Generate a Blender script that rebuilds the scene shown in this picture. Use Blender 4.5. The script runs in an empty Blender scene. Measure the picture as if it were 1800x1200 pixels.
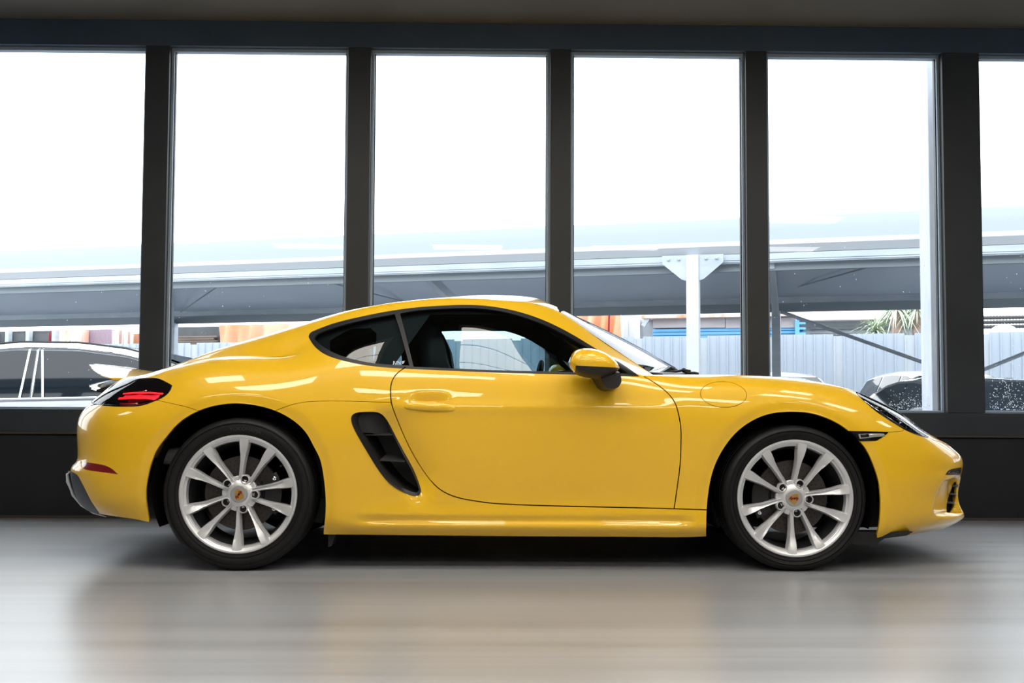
import bpy, bmesh, math, random
import numpy as np
from mathutils import Vector, Matrix
from mathutils.geometry import delaunay_2d_cdt

# ------------------------------------------------------------------ camera
S = bpy.context.scene
COL = S.collection
CAMP = np.array([1.123, -5.9663, 0.7413]); YAW, PITCH, ROLL, FPX = 0.0163, 0.0547, 0.0044, 2000.0
_f = np.array([math.sin(YAW)*math.cos(PITCH), math.cos(YAW)*math.cos(PITCH), math.sin(PITCH)])
_r = np.array([math.cos(YAW), -math.sin(YAW), 0.0]); _u = np.cross(_r, _f)
CR = _r*math.cos(ROLL)+_u*math.sin(ROLL); CU = -_r*math.sin(ROLL)+_u*math.cos(ROLL); CF = _f
cam = bpy.data.cameras.new('camera'); cam.sensor_width = 36; cam.lens = 36*FPX/1800
cam.clip_end = 500
co = bpy.data.objects.new('camera', cam); COL.objects.link(co)
co.matrix_world = Matrix(((CR[0], CU[0], -CF[0], CAMP[0]), (CR[1], CU[1], -CF[1], CAMP[1]), (CR[2], CU[2], -CF[2], CAMP[2]), (0, 0, 0, 1)))
S.camera = co
# ------------------------------------------------------------------ world, light, exposure
S.view_settings.view_transform = 'Standard'; S.view_settings.look = 'None'
S.view_settings.gamma = 1; S.view_settings.use_curve_mapping = False
S.view_settings.exposure = 0.0
wd = bpy.data.worlds.new('overcast_sky'); S.world = wd; wd.use_nodes = True
wd.node_tree.nodes['Background'].inputs[0].default_value = (0.90, 0.955, 1.0, 1)
wd.node_tree.nodes['Background'].inputs[1].default_value = 4.2
LAMP = 11.5

def at(px, py, y):
    """point of the vertical plane world-y = y that the photograph shows at pixel px, py"""
    d = CF*FPX+CR*(px-900)-CU*(py-600)
    k = (y-CAMP[1])/d[1]
    return CAMP+d*k
def project(P):
    d = P-CAMP
    w = d@CF
    return 900+FPX*(d@CR)/w, 600-FPX*(d@CU)/w

# ------------------------------------------------------------------ materials
MATS = {}
def mat(name, col=(.5, .5, .5), rough=.5, metal=0., spec=.5, coat=0., coat_rough=.03, emit=None, estr=0., trans=0., ior=1.45, alpha=1., aniso=0.):
    if name in MATS: return MATS[name]
    m = bpy.data.materials.new(name); m.use_nodes = True
    b = m.node_tree.nodes['Principled BSDF']; I = b.inputs
    I['Base Color'].default_value = (*col, 1); I['Roughness'].default_value = rough; I['Metallic'].default_value = metal
    I['Specular IOR Level'].default_value = spec; I['Coat Weight'].default_value = coat; I['Coat Roughness'].default_value = coat_rough
    I['Transmission Weight'].default_value = trans; I['IOR'].default_value = ior; I['Alpha'].default_value = alpha
    I['Anisotropic'].default_value = aniso
    if emit: I['Emission Color'].default_value = (*emit, 1); I['Emission Strength'].default_value = estr
    MATS[name] = m
    return m
def nodes(m):
    nt = m.node_tree
    return nt, nt.nodes, nt.links, nt.nodes['Principled BSDF']
def noise_mat(name, c1, c2, scale=(3, 3, 3), rough=(.4, .6), detail=4, bump=0., metal=0., spec=.5, coords='Object', coat=0.):
    if name in MATS: return MATS[name]
    m = mat(name, c1, .5, metal, spec, coat=coat)
    nt, N, L, b = nodes(m)
    tc = N.new('ShaderNodeTexCoord'); mp = N.new('ShaderNodeMapping'); mp.inputs['Scale'].default_value = scale
    nz = N.new('ShaderNodeTexNoise'); nz.inputs['Scale'].default_value = 1; nz.inputs['Detail'].default_value = detail
    L.new(tc.outputs[coords], mp.inputs[0]); L.new(mp.outputs[0], nz.inputs['Vector'])
    cr = N.new('ShaderNodeValToRGB'); cr.color_ramp.elements[0].position = .3; cr.color_ramp.elements[1].position = .7
    cr.color_ramp.elements[0].color = (*c1, 1); cr.color_ramp.elements[1].color = (*c2, 1)
    L.new(nz.outputs['Fac'], cr.inputs[0]); L.new(cr.outputs[0], b.inputs['Base Color'])
    mr = N.new('ShaderNodeMapRange'); mr.inputs['To Min'].default_value = rough[0]; mr.inputs['To Max'].default_value = rough[1]
    L.new(nz.outputs['Fac'], mr.inputs[0]); L.new(mr.outputs[0], b.inputs['Roughness'])
    if bump:
        bp = N.new('ShaderNodeBump'); bp.inputs['Strength'].default_value = bump; bp.inputs['Distance'].default_value = .02
        L.new(nz.outputs['Fac'], bp.inputs['Height']); L.new(bp.outputs[0], b.inputs['Normal'])
    return m
def glass_mat(name, tint, rough=0., ior=1.5):
    """thin window glass: tinted see-through plus a fresnel reflection"""
    m = bpy.data.materials.new(name); m.use_nodes = True; MATS[name] = m
    nt = m.node_tree; N = nt.nodes; L = nt.links; N.clear()
    o = N.new('ShaderNodeOutputMaterial'); mx = N.new('ShaderNodeMixShader'); fr = N.new('ShaderNodeFresnel'); fr.inputs[0].default_value = ior
    t = N.new('ShaderNodeBsdfTransparent'); t.inputs[0].default_value = (*tint, 1)
    g = N.new('ShaderNodeBsdfGlossy'); g.inputs['Roughness'].default_value = rough
    L.new(fr.outputs[0], mx.inputs[0]); L.new(t.outputs[0], mx.inputs[1]); L.new(g.outputs[0], mx.inputs[2]); L.new(mx.outputs[0], o.inputs[0])
    return m

# ------------------------------------------------------------------ object helpers
def tag(o, label=None, cat=None, group=None, kind=None):
    if label: o['label'] = label
    if cat: o['category'] = cat
    if group: o['group'] = group
    if kind: o['kind'] = kind
    return o
def empty(name, loc=(0, 0, 0), label=None, cat=None, group=None, rotz=0):
    o = bpy.data.objects.new(name, None); COL.objects.link(o); o.location = loc; o.rotation_euler.z = rotz
    o.empty_display_size = .1
    return tag(o, label, cat, group)
def obj(name, verts, faces, m=None, parent=None, smooth=False, normals=None, flatf=None):
    me = bpy.data.meshes.new(name)
    me.from_pydata([tuple(v) for v in verts], [], [tuple(int(i) for i in f) for f in faces])
    if smooth:
        me.polygons.foreach_set('use_smooth', [True]*len(me.polygons))
        if flatf is not None:
            a = np.ones(len(me.polygons), bool); a[flatf] = False
            me.polygons.foreach_set('use_smooth', a.tolist())
    if m: me.materials.append(m)
    me.update()
    if normals is not None: me.normals_split_custom_set_from_vertices([tuple(n) for n in normals])
    o = bpy.data.objects.new(name, me); COL.objects.link(o)
    if parent: o.parent = parent
    return o
def bm_obj(name, bm, m=None, parent=None, smooth=None, bevel=0, recalc=True):
    if recalc: bmesh.ops.recalc_face_normals(bm, faces=bm.faces)
    me = bpy.data.meshes.new(name); bm.to_mesh(me); bm.free()
    if m: me.materials.append(m)
    o = bpy.data.objects.new(name, me); COL.objects.link(o)
    if parent: o.parent = parent
    if smooth is not None:
        me.polygons.foreach_set('use_smooth', [True]*len(me.polygons))
        me.set_sharp_from_angle(angle=math.radians(smooth))
    if bevel:
        b = o.modifiers.new('bevel', 'BEVEL'); b.width = bevel; b.segments = 2; b.limit_method = 'ANGLE'; b.angle_limit = .7
    return o
def box(bm, x0, x1, y0, y1, z0, z1, M=None):
    v = [bm.verts.new(p) for p in ((x0, y0, z0), (x1, y0, z0), (x1, y1, z0), (x0, y1, z0), (x0, y0, z1), (x1, y0, z1), (x1, y1, z1), (x0, y1, z1))]
    if M is not None:
        for q in v: q.co = M@q.co
    for f in ((0, 3, 2, 1), (4, 5, 6, 7), (0, 1, 5, 4), (1, 2, 6, 5), (2, 3, 7, 6), (3, 0, 4, 7)): bm.faces.new([v[i] for i in f])
    return v
def bar(bm, a, b, w, h, up=(0, 0, 1)):
    """box beam of width w and height h from a to b"""
    a = Vector(a); b = Vector(b); d = (b-a); L = d.length; d.normalize()
    s = d.cross(Vector(up)); s.normalize(); u = s.cross(d)
    vs = []
    for p in (a, b):
        for q in ((-1, -1), (1, -1), (1, 1), (-1, 1)): vs.append(bm.verts.new(p+s*q[0]*w/2+u*q[1]*h/2))
    for f in ((0, 1, 2, 3), (7, 6, 5, 4), (0, 4, 5, 1), (1, 5, 6, 2), (2, 6, 7, 3), (3, 7, 4, 0)): bm.faces.new([vs[i] for i in f])
def tube(bm, pts, r, n=8, cap=True):
    pts = [Vector(p) for p in pts]; rings = []
    for i, p in enumerate(pts):
        d = (pts[min(i+1, len(pts)-1)]-pts[max(i-1, 0)]).normalized()
        a = d.cross(Vector((0, 0, 1)) if abs(d.z) < .9 else Vector((0, 1, 0))).normalized(); b = d.cross(a)
        rr = r[i] if isinstance(r, (list, tuple)) else r
        rings.append([bm.verts.new(p+(a*math.cos(2*math.pi*k/n)+b*math.sin(2*math.pi*k/n))*rr) for k in range(n)])
    for i in range(len(rings)-1):
        for k in range(n): bm.faces.new((rings[i][k], rings[i][(k+1) % n], rings[i+1][(k+1) % n], rings[i+1][k]))
    if cap: bm.faces.new(rings[0]); bm.faces.new(rings[-1][::-1])
def lathe(bm, prof, n=64, closed=False, a0=0, a1=2*math.pi):
    """prof: list of (radius, y) turned about the y axis"""
    full = abs(a1-a0-2*math.pi) < 1e-6; m = n if full else n+1
    rings = [[bm.verts.new((r*math.cos(a0+(a1-a0)*k/n), y, r*math.sin(a0+(a1-a0)*k/n))) for k in range(m)] for r, y in prof]
    P = len(prof)
    for i in range(P if closed else P-1):
        A = rings[i]; B = rings[(i+1) % P]
        for k in range(n):
            bm.faces.new((A[k], A[(k+1) % m], B[(k+1) % m], B[k]))
    return rings
def prism(bm, poly, y0, y1):
    """polygon in x,z extruded from y0 to y1"""
    a = [bm.verts.new((p[0], y0, p[1])) for p in poly]; b = [bm.verts.new((p[0], y1, p[1])) for p in poly]
    n = len(poly)
    bm.faces.new(a); bm.faces.new(b[::-1])
    for i in range(n): bm.faces.new((a[i], b[i], b[(i+1) % n], a[(i+1) % n]))
def mirror_copy(o, parent):
    c = o.copy(); COL.objects.link(c); c.parent = parent
    c.scale = (o.scale[0], -o.scale[1], o.scale[2]); c.location = (o.location[0], -o.location[1], o.location[2])
    for ch in o.children:
        d = ch.copy(); COL.objects.link(d); d.parent = c
    return c
# ================================================================== the yellow coupe
CAR = empty('sports_car', (1.2, 0, 0), 'glossy yellow two-door sports coupe parked side-on inside the showroom', 'car')
CARI = Vector((-1.2, 0, 0))
paint = mat('yellow_paint', (.90, .52, .014), .35, spec=.4, coat=1., coat_rough=.015)
black_pl = mat('black_plastic', (.008, .008, .009), .45)
black_gloss = mat('black_gloss', (.006, .006, .007), .12)

# surface knots: one line per station (tail -> nose), one entry per lengthwise row
# entry = (px, py, w): photographed position of the point at half width w; py < 10 is a height in metres
# or ('x', x, z, w) in metres
ST = [
# 0 tail centre
[('x',-.74,.20,0),('x',-.80,.26,0),('x',-.865,.36,0),('x',-.90,.425,0),('x',-.885,.475,0),('x',-.885,.58,0),('x',-.875,.67,0),('x',-.82,.745,0),('x',-.76,.79,0),('x',-.73,.82,0),('x',-.71,.84,0),('x',-.69,.855,0),('x',-.67,.865,0),('x',-.65,.872,0)],
# 1
[('x',-.725,.20,.35),('x',-.785,.26,.35),('x',-.85,.36,.35),('x',-.885,.425,.35),('x',-.867,.475,.35),('x',-.865,.58,.35),('x',-.855,.67,.35),('x',-.80,.745,.35),('x',-.745,.79,.35),('x',-.71,.82,.34),('x',-.69,.84,.33),('x',-.66,.858,.31),('x',-.63,.87,.25),('x',-.60,.885,0)],
# 2  silhouette of the tail
[(152,897,.58),(133,876,.6),(122,838,.6),(124,820,.605),(135,806,.60),(134,770,.60),(137,733,.60),(160,705,.585),(182,687,.575),(200,673,.555),(222,663,.53),('x',-.60,.865,.48),('x',-.57,.885,.3),('x',-.53,.905,0)],
# 3
[(176,903,.70),(150,880,.73),(141,845,.745),(142,824,.745),(147,808,.735),(148,772,.735),(152,735,.73),(174,707,.71),(196,688,.695),(217,674,.67),(240,661,.63),('x',-.51,.875,.55),('x',-.46,.91,.35),('x',-.43,.94,0)],
# 4
[(208,908,.775),(186,880,.82),(180,848,.83),(181,826,.832),(184,808,.832),(185,770,.83),(188,735,.825),(204,708,.80),(222,690,.77),(240,674,.735),(258,660,.69),('x',-.43,.898,.60),('x',-.36,.935,.40),('x',-.33,.968,0)],
# 5 rear edge of the rear arch
[(262,917,.835),(258,880,.865),(256,850,.875),(256,826,.88),(258,800,.882),(260,765,.882),(264,732,.876),(270,705,.855),(278,682,.815),(288,662,.76),(298,647,.70),('x',-.32,.935,.60),('x',-.25,.968,.42),('x',-.21,1.0,0)],
# 6
[(340,.155,.86),(340,880,.88),(340,845,.89),(340,815,.895),(340,785,.898),(340,755,.897),(340,722,.892),(340,690,.872),(340,655,.81),(340,639,.745),(344,634.5,.68),('x',-.20,.985,.57),('x',-.14,1.018,.40),('x',-.12,1.043,0)],
# 7 rear axle
[(425,.155,.86),(425,880,.885),(425,845,.895),(425,812,.90),(425,780,.903),(425,750,.903),(425,718,.90),(425,685,.88),(425,647,.815),(425,629,.735),(427,626,.67),(432,603,.57),('x',.08,1.075,.38),('x',.09,1.09,0)],
# 8
[(510,.155,.86),(510,880,.882),(510,845,.892),(510,812,.897),(510,780,.90),(510,750,.90),(510,718,.896),(510,685,.878),(510,650,.83),(510,630,.755),(511,621,.69),(513,581,.60),('x',.31,1.14,.38),('x',.31,1.156,0)],
# 9
[(590,939,.825),(590,918,.872),(590,885,.878),(590,845,.884),(590,800,.889),(590,757,.892),(590,720,.888),(590,683,.872),(590,650,.845),(590,629,.805),(590,567,.665),(592,551,.60),('x',.56,1.208,.36),('x',.56,1.222,0)],
# 10
[(690,940,.82),(690,920,.868),(690,890,.862),(690,845,.866),(690,805,.872),(690,760,.878),(690,722,.880),(690,688,.868),(690,662,.848),(690,645,.828),(690,546,.64),(690,532,.59),('x',.80,1.255,.34),('x',.80,1.268,0)],
# 11
[(800,941,.82),(800,921,.866),(800,892,.852),(800,845,.860),(800,805,.868),(800,760,.875),(800,722,.880),(800,692,.868),(800,665,.850),(800,651,.832),(800,536,.625),(800,523,.575),('x',1.07,1.281,.33),('x',1.07,1.297,0)],
# 12
[(900,942,.82),(900,922,.866),(900,892,.852),(900,845,.860),(900,805,.868),(900,760,.875),(900,722,.880),(900,693,.868),(900,668,.850),(900,655,.832),(900,545,.625),(908,528.5,.565),('x',1.30,1.272,.33),('x',1.31,1.287,0)],
# 13 header
[(1000,942.5,.82),(1000,923,.866),(1000,893,.852),(1000,847,.860),(1000,806,.868),(1000,762,.875),(1000,723,.879),(1000,695,.867),(1000,671,.850),(1000,658,.832),(975,571,.63),(983,546,.53),('x',1.44,1.223,.33),('x',1.46,1.241,0)],
# 14
[(1080,943,.82),(1080,924,.866),(1080,894,.852),(1080,849,.859),(1080,808,.867),(1080,764,.874),(1080,724,.878),(1080,697,.866),(1080,673,.849),(1078,660,.832),(1052,615,.70),(1068,605,.605),('x',1.74,1.066,.36),('x',1.82,1.078,0)],
# 15 windscreen base (W)
[(1140,943.5,.82),(1140,925,.866),(1140,896,.853),(1140,851,.858),(1140,810,.866),(1140,766,.873),(1140,726,.877),(1138,699,.865),(1134,676,.847),(1128,661.5,.825),(1133,659.5,.775),(1148,659,.685),('x',2.05,.888,.38),('x',2.15,.893,0)],
# 16
[(1200,944,0.82),(1200,926,0.868),(1200,898,0.858),(1200,853,0.862),(1200,812,0.868),(1200,768,0.874),(1200,728,0.878),(1200,700,0.868),(1200,678,0.845),(1200,664,0.8),(1200,658,0.7),('x',2.0,0.885,0.57),('x',2.12,0.885,0.36),('x',2.19,0.888,0)],
# 17
[(1290,0.155,0.83),(1290,926,0.868),(1290,898,0.868),(1290,857,0.872),(1290,816,0.876),(1290,772,0.88),(1290,732,0.881),(1290,702,0.869),(1290,678,0.84),(1290,664,0.785),(1290,659.5,0.7),('x',2.21,0.862,0.55),('x',2.26,0.865,0.33),('x',2.3,0.87,0)],
# 18 front axle
[(1398,0.155,0.84),(1398,926,0.868),(1398,900,0.872),(1398,862,0.876),(1398,822,0.88),(1398,778,0.883),(1398,738,0.882),(1398,708,0.868),(1398,684,0.838),(1398,670,0.78),(1398,666.5,0.7),('x',2.48,0.835,0.55),('x',2.5,0.838,0.33),('x',2.52,0.843,0)],
# 19
[(1480,0.155,0.84),(1480,926,0.866),(1480,902,0.87),(1480,868,0.874),(1480,830,0.877),(1480,788,0.878),(1480,750,0.873),(1480,722,0.857),(1480,699,0.825),(1480,686,0.78),(1480,681.5,0.7),('x',2.69,0.79,0.55),('x',2.69,0.788,0.32),('x',2.7,0.793,0)],
# 20
[(1545,947,0.8),(1545,930,0.835),(1545,905,0.848),(1545,872,0.855),(1545,836,0.858),(1545,797,0.856),(1545,764,0.848),(1545,738,0.828),(1545,716,0.792),('x',2.87,0.765,0.745),('x',2.87,0.78,0.67),('x',2.86,0.753,0.53),('x',2.87,0.752,0.32),('x',2.88,0.757,0)],
# 21
[(1592,941,0.7),(1597,928,0.77),(1600,905,0.795),(1600,874,0.805),(1600,843,0.81),(1600,808,0.808),(1600,780,0.798),('x',3.03,0.62,0.78),('x',3.035,0.66,0.74),('x',3.04,0.69,0.68),('x',3.04,0.705,0.61),('x',3.035,0.695,0.5),('x',3.05,0.702,0.32),('x',3.07,0.706,0)],
# 22
[(1628,935,0.58),(1644,922,0.68),(1648,902,0.715),(1646,876,0.72),(1650,848,0.735),(1651,816,0.735),(1650,793,0.722),('x',3.18,0.575,0.69),('x',3.175,0.6,0.65),('x',3.17,0.618,0.6),('x',3.165,0.632,0.55),('x',3.17,0.638,0.46),('x',3.185,0.645,0.3),('x',3.2,0.648,0)],
# 23 silhouette of the nose
[(1668,926,0.46),(1693,910,0.53),(1688,893,0.56),(1685,868,0.56),(1688,842,0.58),(1693,816,0.57),(1689,800,0.55),('x',3.335,0.535,0.52),('x',3.32,0.553,0.5),('x',3.31,0.563,0.47),('x',3.305,0.571,0.43),('x',3.3,0.578,0.37),('x',3.3,0.587,0.25),('x',3.305,0.592,0)],
# 24
[('x',3.37,0.16,0.27),('x',3.455,0.2,0.29),('x',3.42,0.245,0.3),('x',3.4,0.31,0.3),('x',3.42,0.385,0.3),('x',3.435,0.45,0.3),('x',3.42,0.49,0.29),('x',3.4,0.515,0.28),('x',3.385,0.535,0.27),('x',3.375,0.545,0.26),('x',3.365,0.552,0.24),('x',3.36,0.558,0.2),('x',3.355,0.563,0.13),('x',3.35,0.567,0)],
# 25 nose centre
[('x',3.38,0.16,0),('x',3.47,0.2,0),('x',3.44,0.245,0),('x',3.42,0.31,0),('x',3.44,0.385,0),('x',3.455,0.45,0),('x',3.44,0.49,0),('x',3.42,0.515,0),('x',3.405,0.535,0),('x',3.395,0.545,0),('x',3.385,0.552,0),('x',3.378,0.557,0),('x',3.37,0.561,0),('x',3.365,0.564,0)],
]
def knot(k):
    if k[0] == 'x': return (k[1], -k[3], k[2])
    px, py, w = k
    if py < 10:
        p = at(px, 709, -w); return (p[0], -w, py)
    p = at(px, py, -w); return (p[0], -w, p[2])
K = np.array([[knot(k) for k in st] for st in ST])          # stations x rows x 3
NS, NR = K.shape[:2]; WST = 15
def cspline(t, Y, tq):
    """natural cubic spline through Y (n,...) at t, evaluated at tq"""
    n = len(t); h = np.diff(t); A = np.zeros((n, n)); B = np.zeros(Y.shape)
    A[0, 0] = A[-1, -1] = 1
    for i in range(1, n-1):
        A[i, i-1] = h[i-1]; A[i, i] = 2*(h[i-1]+h[i]); A[i, i+1] = h[i]
        B[i] = 6*((Y[i+1]-Y[i])/h[i]-(Y[i]-Y[i-1])/h[i-1])
    M = np.linalg.solve(A, B.reshape(n, -1)).reshape(Y.shape)
    k = np.clip(np.searchsorted(t, tq)-1, 0, n-2)
    sh = (-1,)+(1,)*(Y.ndim-1)
    hk = h[k].reshape(sh); a = (t[k+1]-tq).reshape(sh); b = (tq-t[k]).reshape(sh)
    return (M[k]*a**3+M[k+1]*b**3)/(6*hk)+(Y[k]/hk-M[k]*hk/6)*a+(Y[k+1]/hk-M[k+1]*hk/6)*b
def pchip(t, Y, tq):
    h = np.diff(t).reshape((-1,)+(1,)*(Y.ndim-1)); d = np.diff(Y, axis=0)/h
    m = np.zeros_like(Y); m[0] = d[0]; m[-1] = d[-1]
    w1 = 2*h[1:]+h[:-1]; w2 = h[1:]+2*h[:-1]
    with np.errstate(divide='ignore', invalid='ignore'):
        hm = (w1+w2)/(w1/d[:-1]+w2/d[1:])
    m[1:-1] = np.where(d[:-1]*d[1:] > 0, hm, 0)
    k = np.clip(np.searchsorted(t, tq)-1, 0, len(t)-2); sh = (-1,)+(1,)*(Y.ndim-1)
    hk = h[k]; u = (tq-t[k]).reshape(sh)/hk
    return (2*u**3-3*u**2+1)*Y[k]+(u**3-2*u**2+u)*hk*m[k]+(-2*u**3+3*u**2)*Y[k+1]+(u**3-u**2)*hk*m[k+1]
# station parameter = mean chord of the body rows ; row parameter = mean chord
tS = np.concatenate([[0], np.cumsum(np.linalg.norm(np.diff(K[:, 2:9], axis=0), axis=2).mean(1))])
sR = np.concatenate([[0], np.cumsum(np.linalg.norm(np.diff(K, axis=1), axis=2)[4:22].mean(0))])
NT, NU = 361, 121
tg = np.linspace(0, tS[-1], NT); iW = int(round(tS[WST]/tS[-1]*(NT-1))); tg[iW] = tS[WST]
sg = np.linspace(0, sR[-1], NU)
SPL = 9     # rows above this one break at the windscreen base
FY = np.array([1, -1, 1.])
def blend(t, Y, tq, c=.5): return c*cspline(t, Y, tq)+(1-c)*pchip(t, Y, tq)
# the half shell goes on as its own mirror image past the tail, the nose and the centreline
Kx = np.concatenate([K[2:0:-1]*FY, K, K[-2:-4:-1]*FY]); tX = np.concatenate([-tS[2:0:-1], tS, 2*tS[-1]-tS[-2:-4:-1]])
low = blend(tX, Kx, tg)
ra = blend(tX[:WST+3], Kx[:WST+3], tg[:iW+1]); rb = blend(tX[WST+2:], Kx[WST+2:], tg[iW:])
rows = low.copy()
rows[:iW+1, SPL+1:] = ra[:, SPL+1:]; rows[iW:, SPL+1:] = rb[:, SPL+1:]
rx = np.concatenate([rows, rows[:, -2:-4:-1]*FY], 1); sX = np.concatenate([sR, 2*sR[-1]-sR[-2:-4:-1]])
G = np.swapaxes(blend(sX, np.swapaxes(rx, 0, 1), sg), 0, 1)   # NT x NU x 3
def gsm(A, ax, sig, lo='mirror', hi='mirror'):
    r = int(3*sig+1); k = np.exp(-.5*(np.arange(-r, r+1)/sig)**2); k /= k.sum()
    B = np.moveaxis(A, ax, 0); n = len(B)
    def ext(mode, seg, edge): return seg*FY if mode == 'mirror' else 2*edge-seg
    B = np.concatenate([ext(lo, B[r:0:-1], B[:1]), B, ext(hi, B[-2:-r-2:-1], B[-1:])])
    out = sum(w*B[i:i+n] for i, w in enumerate(k))
    return np.moveaxis(out, 0, ax)
G1 = gsm(G, 0, 3.0)                                           # lengthwise fairing
ua = int(round(sR[SPL]/sR[-1]*(NU-1)))                        # keep the windscreen crease sharp
Ga = gsm(G[:iW+1], 0, 3.0, 'mirror', 'odd'); Gb = gsm(G[iW:], 0, 3.0, 'odd', 'mirror')
GB = np.concatenate([Ga[:-1], (Ga[-1:]+Gb[:1])/2, Gb[1:]])
wgt = np.clip((np.arange(NU)-ua)/5., 0, 1)[None, :, None]
G = G1*(1-wgt)+GB*wgt
G = gsm(G, 1, 1.3, 'odd', 'mirror')
G[:, -1, 1] = 0; G[0, :, 1] = 0; G[-1, :, 1] = 0
G[..., 1] = np.minimum(G[..., 1], 0)

def pl(*p): return np.array(p, float)
def resample(P, step, closed=False):
    P = np.asarray(P, float)
    if closed: P = np.vstack([P, P[:1]])
    d = np.r_[0, np.cumsum(np.linalg.norm(np.diff(P, axis=0), axis=1))]
    n = max(2, int(d[-1]/step)+1); q = np.linspace(0, d[-1], n)
    out = np.stack([np.interp(q, d, P[:, i]) for i in range(P.shape[1])], 1)
    return out[:-1] if closed else out
def smoothline(P, closed=False, step=2.0, corner=50):
    """spline through traced points, keeping corners sharper than the given angle"""
    P = [np.array(p, float) for p in P]; n = len(P); cs = []
    rng = range(n) if closed else range(1, n-1)
    for i in rng:
        a = P[i]-P[i-1]; b = P[(i+1) % n]-P[i]
        c = np.dot(a, b)/(np.linalg.norm(a)*np.linalg.norm(b)+1e-9)
        if math.degrees(math.acos(max(-1, min(1, c)))) > corner: cs.append(i)
    if closed:
        if not cs:
            Q = P[-3:]+P+P[:4]; Q = np.array(Q); t = np.r_[0, np.cumsum(np.linalg.norm(np.diff(Q, axis=0), axis=1)**.5)]
            tq = np.linspace(t[3], t[3+n], max(8, int(n*6)))[:-1]
            return resample(cspline(t, Q, tq), step, True)
        P = P[cs[0]:]+P[:cs[0]]+[P[cs[0]]]; cs = [c-cs[0] for c in cs]; cs = cs+[n]
    else: cs = [0]+cs+[n-1]
    out = []
    for a, b in zip(cs[:-1], cs[1:]):
        seg = np.array(P[a:b+1])
        if len(seg) > 2:
            t = np.r_[0, np.cumsum(np.linalg.norm(np.diff(seg, axis=0), axis=1)**.5)]
            seg = cspline(t, seg, np.linspace(0, t[-1], 6*len(seg)))
        seg = resample(seg, step)
        out.append(seg[:-1])
    if not closed: out.append(np.array([P[-1]]))
    return np.vstack(out)

def polydist(X, Z, P, closed=False):
    """distance of points to a polyline"""
    P = np.asarray(P); Q = np.roll(P, -1, 0) if closed else P[1:]; A = P if closed else P[:-1]
    best = np.full(X.shape, 1e9)
    for a, b in zip(A, Q):
        d = b-a; L = d@d+1e-12
        t = np.clip(((X-a[0])*d[0]+(Z-a[1])*d[1])/L, 0, 1)
        best = np.minimum(best, (X-a[0]-t*d[0])**2+(Z-a[1]-t*d[1])**2)
    return np.sqrt(best)
def inpoly(X, Z, P):
    c = np.zeros(X.shape, bool); n = len(P); j = n-1
    for i in range(n):
        xi, zi = P[i]; xj, zj = P[j]
        if zi != zj: c ^= ((zi > Z) != (zj > Z)) & (X < (xj-xi)*(Z-zi)/(zj-zi)+xi)
        j = i
    return c

# --- traced outlines (photo pixels) ------------------------------------------------
rear_arch = [(262,960),(262,917),(257,880),(257.5,852),(263,824),(274,793),(290,770),(305,752),(320,738),(350,721),(385,711),(420,708.5),(455,713),(490,724),(520,742),(540,763),(552,785),(562,805),(569,838),(572.5,872),(572,905),(569,938.5),(569,960)]
front_arch = [(1241,960),(1241,944),(1242,897),(1244,873),(1248,847),(1254,824),(1264,801),(1277,780),(1297,757),(1328,736),(1360,725.5),(1393,723),(1424,725.5),(1453,734),(1480,748),(1500,764),(1514,778),(1526,795),(1537,821),(1544,843),(1547.5,871),(1547.5,899),(1545,925),(1540,946.5),(1539,960)]
dlo_out = [(542.5,592),(545,585.5),(553,581),(580,570.5),(630,557.5),(680,547.5),(730,540.5),(780,537),(830,536),(874,540),(919,550),(963,566),(1008,589),(1052,615.5),(1097,642),(1124,661.5),(1085,660.5),(1008,658),(919,656),(830,653),(763,650),(697,647),(663,644),(630,639.5),(605,634),(580,626.5),(563,617.5),(550,605)]
quarter_glass = [(552.5,594),(556,589),(580,578.5),(630,564.5),(694,552),(703,580),(712,612),(720,642.5),(697,641.5),(663,639),(634,634.5),(610,628.5),(588,620.5),(570,610.5),(558,601)]
door_glass = [(703,551),(730,546),(780,542.5),(830,541.5),(872,545.5),(915,555.5),(959,571.5),(1003,594),(1046,619),(1086,643.5),(1104,656.5),(1008,654),(919,652),(830,649),(763,646),(727,644.5),(719,612),(711,580)]
door_line = [(713,645),(696.7,657.5),(688,673),(686.5,690),(688,707.5),(693.7,726),(704.7,753),(719,784.5),(737.7,817.5),(756,843),(774.4,860.6),(800,872.8),(827.6,879),(855,883),(900,886.3),(1000,889.5),(1100,891.7),(1185,893.8),(1193,838),(1196,810),(1197,780),(1196.7,751.7),(1191.7,723),(1185,705),(1173,690),(1156.7,676.7),(1131.7,661)]
door_top = [(1131.7,661),(1124,662),(1085,661),(1008,658.5),(919,656.5),(830,653.5),(763,650.5),(713,647.5)]
sill_line = [(1185,893.8),(1242.5,895.8)]
quarter_seam = [(483,722),(510,712),(540,706),(580,704.4),(620,705),(688,707)]
rear_seam = [(276,703),(300,708.5),(328,715),(350,722)]
front_seam = [(1560,759),(1579,758.5),(1586,757),(1591,754)]
intake = [(617,737),(619,729.5),(627,725),(640.5,723.6),(659,723.7),(670,727),(678,735),(686,748),(708,790),(727,825),(738,853),(740,864),(737,870),(730,871.5),(716,868),(690,854),(668,830),(644,792),(622,753)]
fuel = [(1271.7+40.7*math.cos(a)+3*math.sin(a)*0, 693+22.6*math.sin(a)+1.5*math.cos(a)) for a in np.linspace(0, 2*math.pi, 25)[:-1]]
headlamp = [(1504.7,687),(1514.7,702),(1536,719.5),(1560,736),(1586.7,752.7),(1606.7,762),(1628,768.7),(1631,765),(1621,753),(1608,737.5),(1588,722),(1566,709.5),(1540,698.5),(1520,691)]
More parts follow.
